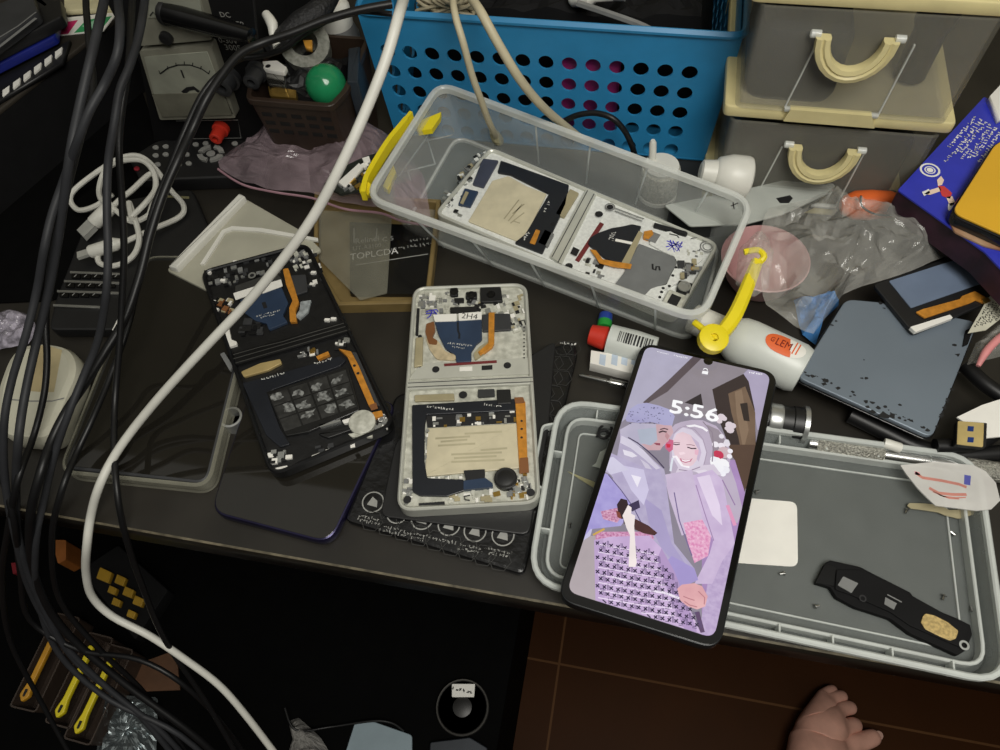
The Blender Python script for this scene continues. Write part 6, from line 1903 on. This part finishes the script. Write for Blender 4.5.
# ================================================================== hanging cords at the left
def path(pts):
    """(px, py, z) on a level, or (px, py, 'y', yplane) hanging in front of the desk edge"""
    return [at(p_[0], p_[1], p_[2]) if p_[2] != 'y' else aty(p_[0], p_[1], p_[3]) for p_ in pts]
GC, BC = K['greycord'], K['cord']
CORDS = [
 ('thick grey cord hanging leftmost, crossing the black case', GC, 0.0022, [(106, -12, .17), (98, 28, .165), (90, 62, .16), (80, 105, .15), (71, 150, .14), (64, 200, .12), (57, 245, .10), (49, 290, .08), (37, 340, .06), (25, 395, .045), (18, 445, .034), (16, 500, 0.007), (20, 545, -0.020), (40, 600, -0.076), (75, 660, -0.135), (140, 715, -.19), (200, 790, -.26)]),
 ('dark cord hanging beside the red and green card', BC, 0.0018, [(86, -12, .16), (88, 30, .155), (91, 60, .15), (93, 90, .145), (86, 120, .14), (80, 140, .13), (70, 180, .11), (60, 220, .10), (50, 270, .075), (46, 320, .062), (47, 360, .05), (44, 395, .04), (34, 435, .03), (18, 480, .03), (8, 530, -0.005), (2, 580, -0.062), (10, 640, -.13), (40, 700, -.19), (90, 790, -.26)]),
 ('grey cord curving from upper middle to the left edge', GC, 0.0020, [(118, -12, .17), (120, 25, .17), (117, 55, .165), (104, 85, .155), (90, 110, .15), (78, 140, .14), (64, 180, .12), (52, 215, .11), (44, 250, .10), (37, 290, .08), (26, 335, .065), (12, 380, .05), (4, 425, .036), (5, 480, .03), (14, 530, -0.004), (30, 590, -0.067), (60, 640, -0.116), (110, 690, -0.162), (165, 735, -.2), (220, 800, -.27)]),
 ('black cord hanging straight through the white cable coil', BC, 0.0018, [(133, -12, .17), (131, 30, .165), (128, 70, .16), (122, 110, .15), (119, 150, .14), (122, 200, .12), (124, 250, .10), (122, 300, .08), (119, 350, .06), (115, 400, .042), (114, 445, .03), (117, 490, .026), (124, 530, 0.007), (140, 580, -0.035), (165, 640, -0.096), (205, 700, -0.154), (240, 760, -0.213)]),
 ('grey cord hanging between the black cords over the keyboard phone', GC, 0.0020, [(146, -12, .17), (140, 30, .165), (130, 65, .16), (120, 90, .155), (114, 125, .145), (108, 165, .13), (107, 210, .115), (108, 255, .10), (106, 295, .085), (98, 340, .06), (84, 375, .045), (70, 410, .036), (56, 450, .03), (44, 500, 0.007), (36, 545, -0.016), (38, 600, -0.077), (60, 655, -0.133), (110, 700, -0.173), (180, 735, -0.197), (240, 790, -.26)]),
 ('long glossy black cord arching from the basket down to the left', K['cord'], 0.0025, [(392, 4, .125), (360, 10, .125), (325, 20, .123), (292, 33, .12), (262, 43, .118), (240, 54, .118), (222, 75, .115), (206, 100, .11), (192, 130, .10), (178, 160, .095), (163, 195, .085), (150, 235, .075), (140, 275, .065), (125, 318, .055), (106, 350, .05), (84, 385, .042), (66, 412, .036), (52, 440, .032), (40, 475, .03), (30, 520, 0.007), (34, 570, -0.044), (60, 625, -0.100), (120, 680, -0.149), (200, 740, -0.199), (260, 800, -.27)]),
 ('thin black cord looping under the desk at the far left', BC, 0.0018, [(0, 470, .03), (14, 520, 0.007), (20, 570, -0.047), (30, 620, -0.100), (80, 650, -0.123), (140, 660, -0.123), (190, 690, -0.146), (235, 740, -.22), (270, 800, -.27)]),
 ('black cord crossing above the phone with the clear case', BC, 0.0018, [(262, 50, .10), (232, 64, .105), (205, 90, .1), (185, 130, .09), (168, 172, .075), (152, 212, .064), (142, 260, .055), (130, 320, .045), (112, 372, .036), (92, 420, .03), (78, 450, .026), (62, 490, .026), (52, 540, -0.008), (60, 600, -0.072), (100, 650, -0.120), (150, 700, -.18), (210, 790, -.26)]),
 ('black cord across the top of the brown basket', BC, 0.0018, [(392, 14, .115), (350, 12, .118), (310, 30, .112), (285, 48, .105), (262, 56, .10), (236, 58, .1)]),
]
for n_, (lb, m_, r_, pts) in enumerate(CORDS):
    dz = (0.018, 0.0, 0.024, -0.008, 0.009, 0.0, -0.006, -0.004, 0.0)[n_]
    pts = [(a, b, c + (dz if b < 480 and c > 0.03 else 0)) for a, b, c in pts]
    if pts[0][1] < 0:
        pts = [(pts[0][0] + 8, -110, pts[0][2] + 0.07)] + pts
    cord('hanging_cord', lb, path(pts), r_, m_, 'cable', k=5)
cord('white_cord', 'thick white cord sweeping from the top down over the black phones', path([(424, -110, .27), (407, -16, .20), (398, 18, .20), (385, 62, .19), (364, 115, .175), (341, 165, .16), (313, 217, .14), (280, 263, .12), (246, 304, .10), (212, 340, .085), (183, 371, .07), (157, 400, .055), (131, 432, .04), (112, 460, .03), (99, 487, .024), (91, 515, 0.007), (87, 545, -0.007), (86, 572, -0.036), (92, 596, -0.062), (112, 616, -0.080), (150, 636, -0.094), (186, 660, -0.114), (220, 686, -0.136), (248, 718, -0.165), (280, 760, -0.205)]), 0.0024, K['whitecord'], 'cable', k=5)
cord('cream_cord', 'thick cream cord falling from the basket rim behind the clear box', path([(440, -90, .17), (466, -14, .13), (482, 14, .128), (499, 45, .115), (519, 78, .095), (540, 104, .07), (560, 122, .045), (580, 138, .02)]), 0.0028, K['creamcord'], 'cable')
t = T('cream_cord', 'thinner cream cord with a frayed plug seen through the clear box', 'cable', at(470, 60, 0.09))
tube('cord', path([(448, -90, .16), (452, -14, .125), (455, 14, .122), (463, 42, .112), (472, 75, .09), (481, 100, .07), (489, 122, .045), (496, 136, .02)]), 0.0022, K['creamcord'], t)
a, b = at(493, 132, .022), at(502, 146, .006)
lathe('frayed_plug', [(0, 0.0024), (0.003, 0.0036), (0.010, 0.004), (0.013, 0.003)], a, b - a, mat('frayed_cream', (186, 178, 140), 0.7, bump=1, scale=600), t, 12)
cord('black_lead', 'short black lead arching behind the clear box before the blue basket', path([(566, 120, .04), (578, 115, .046), (595, 113, .05), (612, 118, .05), (624, 130, .042), (632, 146, .03), (636, 160, .015)]), 0.002, BC, 'cable')
# probe / solder handle beside the meters
t = T('test_probe', 'thick black probe handle resting above the meters', 'probe', at(205, 25, 0.12))
a, b = at(163, 12, .118), at(252, 36, .118)
d = b - a
l = d.length
lathe('handle', [(0, 0.002), (0.001, 0.0062), (0.004, 0.0072), (l * 0.3, 0.0064), (l * 0.75, 0.0058), (l, 0.0045), (l + .001, 0.001)], a, d, K['blackgloss'], t, 20)
lathe('end_cap', [(-0.0012, 0.0055), (0.0012, 0.0076), (0.004, 0.0076), (0.005, 0.0068)], a, d, K['black'], t, 20)

# ================================================================== on the low cabinet
def cab(*p_):
    return at(p_[0], p_[1], CZ)
BINM = mat('smoky_plastic', (70, 58, 50), 0.35, alpha=0.75)
bars = [((60, 626), (26, 696), 'leftmost of the three yellow latches'), ((93, 646), (61, 712), 'middle of the three yellow latches'), ((113, 658), (80, 728), 'rightmost of the three yellow latches')]
proto = None
for k, (p0, p1, w_) in enumerate(bars):
    a, b = at(*p0, CZ + .034), at(*p1, CZ + .034)
    t = T('latch_bin', 'narrow smoky parts bin with a yellow clip, ' + w_, 'bin', Vector(((a.x + b.x) / 2, (a.y + b.y) / 2, CZ)), group='smoky parts bins under the desk')
    d = (b - a)
    l = d.length
    dn = d.normalized()
    sd = Vector((-dn.y, dn.x, 0))
    c = (a + b) / 2
    def loc(u, v):
        w = c + dn * u + sd * v
        return t.W(Vector((w.x, w.y, CZ)))
    hl = l / 2 + 0.012
    q = rnd(ccw([loc(-hl, -.013), loc(hl, -.013), loc(hl, .016), loc(-hl, .016)]), 0.004, 4)
    rings('bin', [z3(inset(q, 0.002), 0), z3(q, 0.032), z3(inset(q, 0.0015), 0.032), z3(inset(q, 0.0035), 0.002)], BINM, t)
    q = rnd(ccw([loc(-l / 2, -.0028), loc(l / 2 - .012, -.0028), loc(l / 2, -.0052), loc(l / 2 + .006, 0), loc(l / 2, .0052), loc(l / 2 - .012, .0028), loc(-l / 2, .0028)]), 0.002, 3)
    yb_ = prism('clip', q, 0.032, 0.0375, K['yellow'] if k else mat('amber_yellow_plastic', (206, 150, 40), 0.4), t, 0.001)
    o = loc(l / 2 - .001, 0)
    F_ = Flat()
    F_.poly(rnd([loc(l / 2 - .006, -.0016), loc(l / 2 + .001, -.0012), loc(l / 2 + .001, .0012), loc(l / 2 - .006, .0016)], .001), 0.0377, K['ink'])
    F_.build('clip_slot', yb_)
t = T('sorter_box', 'dark sorter box with six ochre tabs behind the yellow clipped bins', 'box', at(125, 595, CZ))
pp(t, 'body', [(80, 570), (118, 545), (168, 590), (135, 640)], 0, 0.02, K['matte'], r=0.003, bev=0.001)
for x, y, w in ((104, 575, 8), (120, 580, 6), (112, 590, 5), (128, 592, 6), (138, 601, 6), (116, 602, 5), (131, 614, 5)):
    pp(t, 'tab', [(x - w * .5, y - w), (x + w, y - w * .3), (x + w * .5, y + w), (x - w, y + w * .4)], 0.02, 0.026, K['ochre'], r=0.001, bev=0.0005)
t = T('lever', 'orange brown lever beside the sorter box under the desk', 'lever', at(57, 548, CZ), solo=True)
pp(t, 'lever', [(52, 540), (66, 540), (66, 560), (58, 564)], 0.0, 0.03, mat('orange_brown', (150, 90, 40), 0.5), r=0.002)
t = T('foil_pouch', 'crinkled silver foil pouch on the cabinet beside the yellow clips', 'pouch', at(130, 720, CZ), solo=True)
out = [cab(x, y) for x, y in ((108, 695), (160, 698), (158, 770), (96, 770))]
sheet('foil_pouch', [(p_.x, p_.y) for p_ in out], lambda x, y, e: CZ + 0.004 + 0.008 * min(1, e * 2), mat('silver_foil', (130, 138, 140), 0.25, 0.7), t, ny=10, amp=0.003, freq=70, seed=6, floor=CZ + 0.0006)
t = T('brown_flap', 'plain brown card behind the foil pouch on the cabinet', 'card', cab(150, 680), solo=True)
pp(t, 'brown_flap', [(126, 668), (176, 650), (180, 690), (130, 692)], 0.0, 0.002, mat('brown_card', (92, 62, 40), 0.7), r=0.001)
t = T('notepad', 'pale blue card lying at the front of the cabinet', 'card', cab(385, 740), solo=True)
pp(t, 'notepad', [(355, 722), (372, 721), (412, 735), (412, 775), (338, 775)], 0.0, 0.004, mat('pale_blue_card', (134, 150, 158), 0.6, var=0.04), r=0.003, bev=0.0008)
t = T('rag', 'crumpled pale grey rag beside the blue card on the cabinet', 'rag', cab(310, 735), solo=True)
out = [cab(x, y) for x, y in ((290, 722), (300, 718), (322, 738), (335, 760), (285, 765), (294, 740))]
sheet('rag', [(p_.x, p_.y) for p_ in out], lambda x, y, e: CZ + 0.004 + 0.01 * min(1, e * 2), mat('grey_rag', (128, 126, 122), 0.8), t, ny=10, amp=0.004, freq=60, seed=16, floor=CZ + 0.0006)
cord('thin_wire', 'thin black wire running behind the blue card on the cabinet', [at(x, y, CZ + z) for x, y, z in ((285, 708, .02), (296, 730, .018), (330, 727, .006), (372, 721, .008), (392, 723, .006), (404, 731, .006))], 0.0012, K['cord'], 'wire')
t = T('round_speaker', 'round dark driver with a pale label at the right of the cabinet', 'speaker', cab(462, 705))
o = cab(463, 708)
lathe('ring', [(0, 0.026), (0.006, 0.026), (0.008, 0.024), (0.006, 0.021), (0.004, 0.018), (0.008, 0.008), (0.008, 0.0005)], o, (0, 0, 1), mat('dim_black_plastic', (30, 29, 28), 0.4), t, 32)
lathe('trim_ring', [(0.0075, 0.0255), (0.0088, 0.025), (0.0075, 0.0238)], o, (0, 0, 1), mat('dim_grey_ring', (90, 88, 84), 0.4), t, 32)
pp(t, 'label', [(452, 684), (475, 684), (474, 697), (452, 697)], 0.008, 0.0105, K['label'], r=0.0008)
F_ = Flat()
F_.text('~6', t.L(463, 690.5, 0.0106).xy, 0.006, 0.0, 0.0106, K['ink'])
F_.build('label_print', t)
for x, y, lb in ((440, 742, 'dark blue metal bracket at the front right of the cabinet'),):
    t = T('bracket', lb, 'bracket', cab(x, y), solo=True)
    pp(t, 'bracket', [(430, 742), (470, 737), (488, 748), (480, 775), (428, 775)], 0, 0.008, mat('slate_bracket', (42, 46, 52), 0.4, 0.4), r=0.002, bev=0.001)
t = T('red_tab', 'small dark red tab at the far left under the desk', 'tab', cab(16, 570), solo=True)
pp(t, 'red_tab', [(11, 563), (21, 562), (22, 572), (13, 574)], 0, 0.02, mat('dark_red_tab', (120, 26, 36), 0.5), r=0.001)

# ================================================================== person: bare foot on the tiles
SKIN = mat('skin', (226, 172, 152), 0.55, var=0.10, scale=45, bump=0.15)
NAIL = mat('toenail', (214, 172, 156), 0.35, var=0.03)
pe = T('person', 'bare foot of a person standing on the brown tiles below the tray', 'person', at(830, 760, FZ))
def fp(px, py, dz):
    return pe.W(at(px, py, FZ + dz))
bm = bmesh.new()
NODES = [(fp(812, 850, .10), .034), (fp(808, 800, .055), .036), (fp(812, 755, .040), .036), (fp(818, 728, .032), .030), (fp(812, 712, .027), .024)]
TOES = [[(fp(838, 745, .026), .017), (fp(860, 742, .018), .013), (fp(872, 738, .016), .0125), (fp(879, 735, .014), .009)],
        [(fp(840, 728, .024), .015), (fp(853, 724, .020), .0115), (fp(860, 727, .013), .0095)],
        [(fp(836, 712, .022), .013), (fp(848, 707, .018), .0105), (fp(855, 709, .012), .009)],
        [(fp(830, 702, .020), .012), (fp(840, 696, .016), .0095), (fp(846, 697, .011), .008)],
        [(fp(822, 696, .018), .0105), (fp(831, 690, .014), .0085), (fp(836, 690, .010), .007)]]
vs, rad = [], []
for p_, r_ in NODES:
    vs.append(bm.verts.new(p_)); rad.append(r_)
for i in range(len(NODES) - 1):
    bm.edges.new((vs[i], vs[i + 1]))
roots = [2, 3, 3, 4, 4]
for tz, rt_ in zip(TOES, roots):
    prev = vs[rt_]
    for p_, r_ in tz:
        v = bm.verts.new(p_)
        rad.append(r_)
        bm.edges.new((prev, v))
        prev = v
me = bpy.data.meshes.new('foot_skeleton')
bm.to_mesh(me)
bm.free()
tmp = bpy.data.objects.new('foot_skeleton', me)
COL.objects.link(tmp)
sk = tmp.modifiers.new('skin', 'SKIN')
sub = tmp.modifiers.new('sub', 'SUBSURF')
sub.levels = 2
sub.render_levels = 2
for i, dta in enumerate(me.skin_vertices[0].data):
    dta.radius = (rad[i], rad[i])
    dta.use_root = (i == 0)
dg = bpy.context.evaluated_depsgraph_get()
dg.update()
fm = bpy.data.meshes.new_from_object(tmp.evaluated_get(dg))
bpy.data.objects.remove(tmp)
fm.name = 'body'
fm.materials.clear()
fm.materials.append(SKIN)
for v in fm.vertices:
    v.co.z = max(v.co.z, 0.0008)
fm.polygons.foreach_set('use_smooth', [True] * len(fm.polygons))
fo = bpy.data.objects.new('body', fm)
COL.objects.link(fo)
fo.parent = pe.obj
for tz, s_ in zip(TOES, (1.0, .75, .7, .6, .5)):
    tip, pv = tz[-1][0], tz[-2][0]
    d = (tip - pv).normalized()
    c = pv.lerp(tip, 0.7) + Vector((0, 0, tz[-1][1] * 0.92))
    u = Vector((-d.y, d.x, 0)).normalized()
    n_ = 12
    up_ = Vector((0, 0, 1))
    top = [c + d * (0.0062 * s_ * math.cos(2 * math.pi * k / n_)) + u * (0.0056 * s_ * math.sin(2 * math.pi * k / n_)) - up_ * (0.0012 * abs(math.sin(2 * math.pi * k / n_)) + 0.0012 * max(0, math.cos(2 * math.pi * k / n_))) for k in range(n_)]
    bot = [p_ - up_ * 0.004 for p_ in top]
    rings('toenail', [bot, top], NAIL, pe)

# ================================================================== light
w = bpy.data.worlds.new('room_light')
SC.world = w
w.use_nodes = True
nt = w.node_tree
bg = nt.nodes['Background']
tc = nt.nodes.new('ShaderNodeTexCoord')
sx = nt.nodes.new('ShaderNodeSeparateXYZ')
rp = nt.nodes.new('ShaderNodeValToRGB')
nt.links.new(tc.outputs['Generated'], sx.inputs['Vector'])
nt.links.new(sx.outputs['Z'], rp.inputs['Fac'])
rp.color_ramp.elements[0].position = 0.0
rp.color_ramp.elements[0].color = (0.008, 0.0076, 0.0066, 1)
rp.color_ramp.elements[1].position = 0.9
rp.color_ramp.elements[1].color = (0.42, 0.41, 0.37, 1)
e_ = rp.color_ramp.elements.new(0.4)
e_.color = (0.045, 0.043, 0.038, 1)
nt.links.new(rp.outputs['Color'], bg.inputs['Color'])
bg.inputs['Strength'].default_value = 1.0
ld = bpy.data.lights.new('ceiling_lamp', 'AREA')
ld.shape = 'DISK'
ld.size = 0.5
ld.energy = 7.0
ld.color = (1.0, 0.97, 0.90)
lo = bpy.data.objects.new('ceiling_lamp', ld)
COL.objects.link(lo)
lo.location = (0.22, -0.16, 0.88)
lo.rotation_euler = (Vector((0.05, 0.2, 0)) - Vector(lo.location)).to_track_quat('-Z', 'Y').to_euler()
vs_ = SC.view_settings
vs_.view_transform = 'Standard'
try:
    vs_.look = 'None'
except Exception:
    pass
vs_.gamma = 1.0
vs_.use_curve_mapping = False
vs_.exposure = 0.0
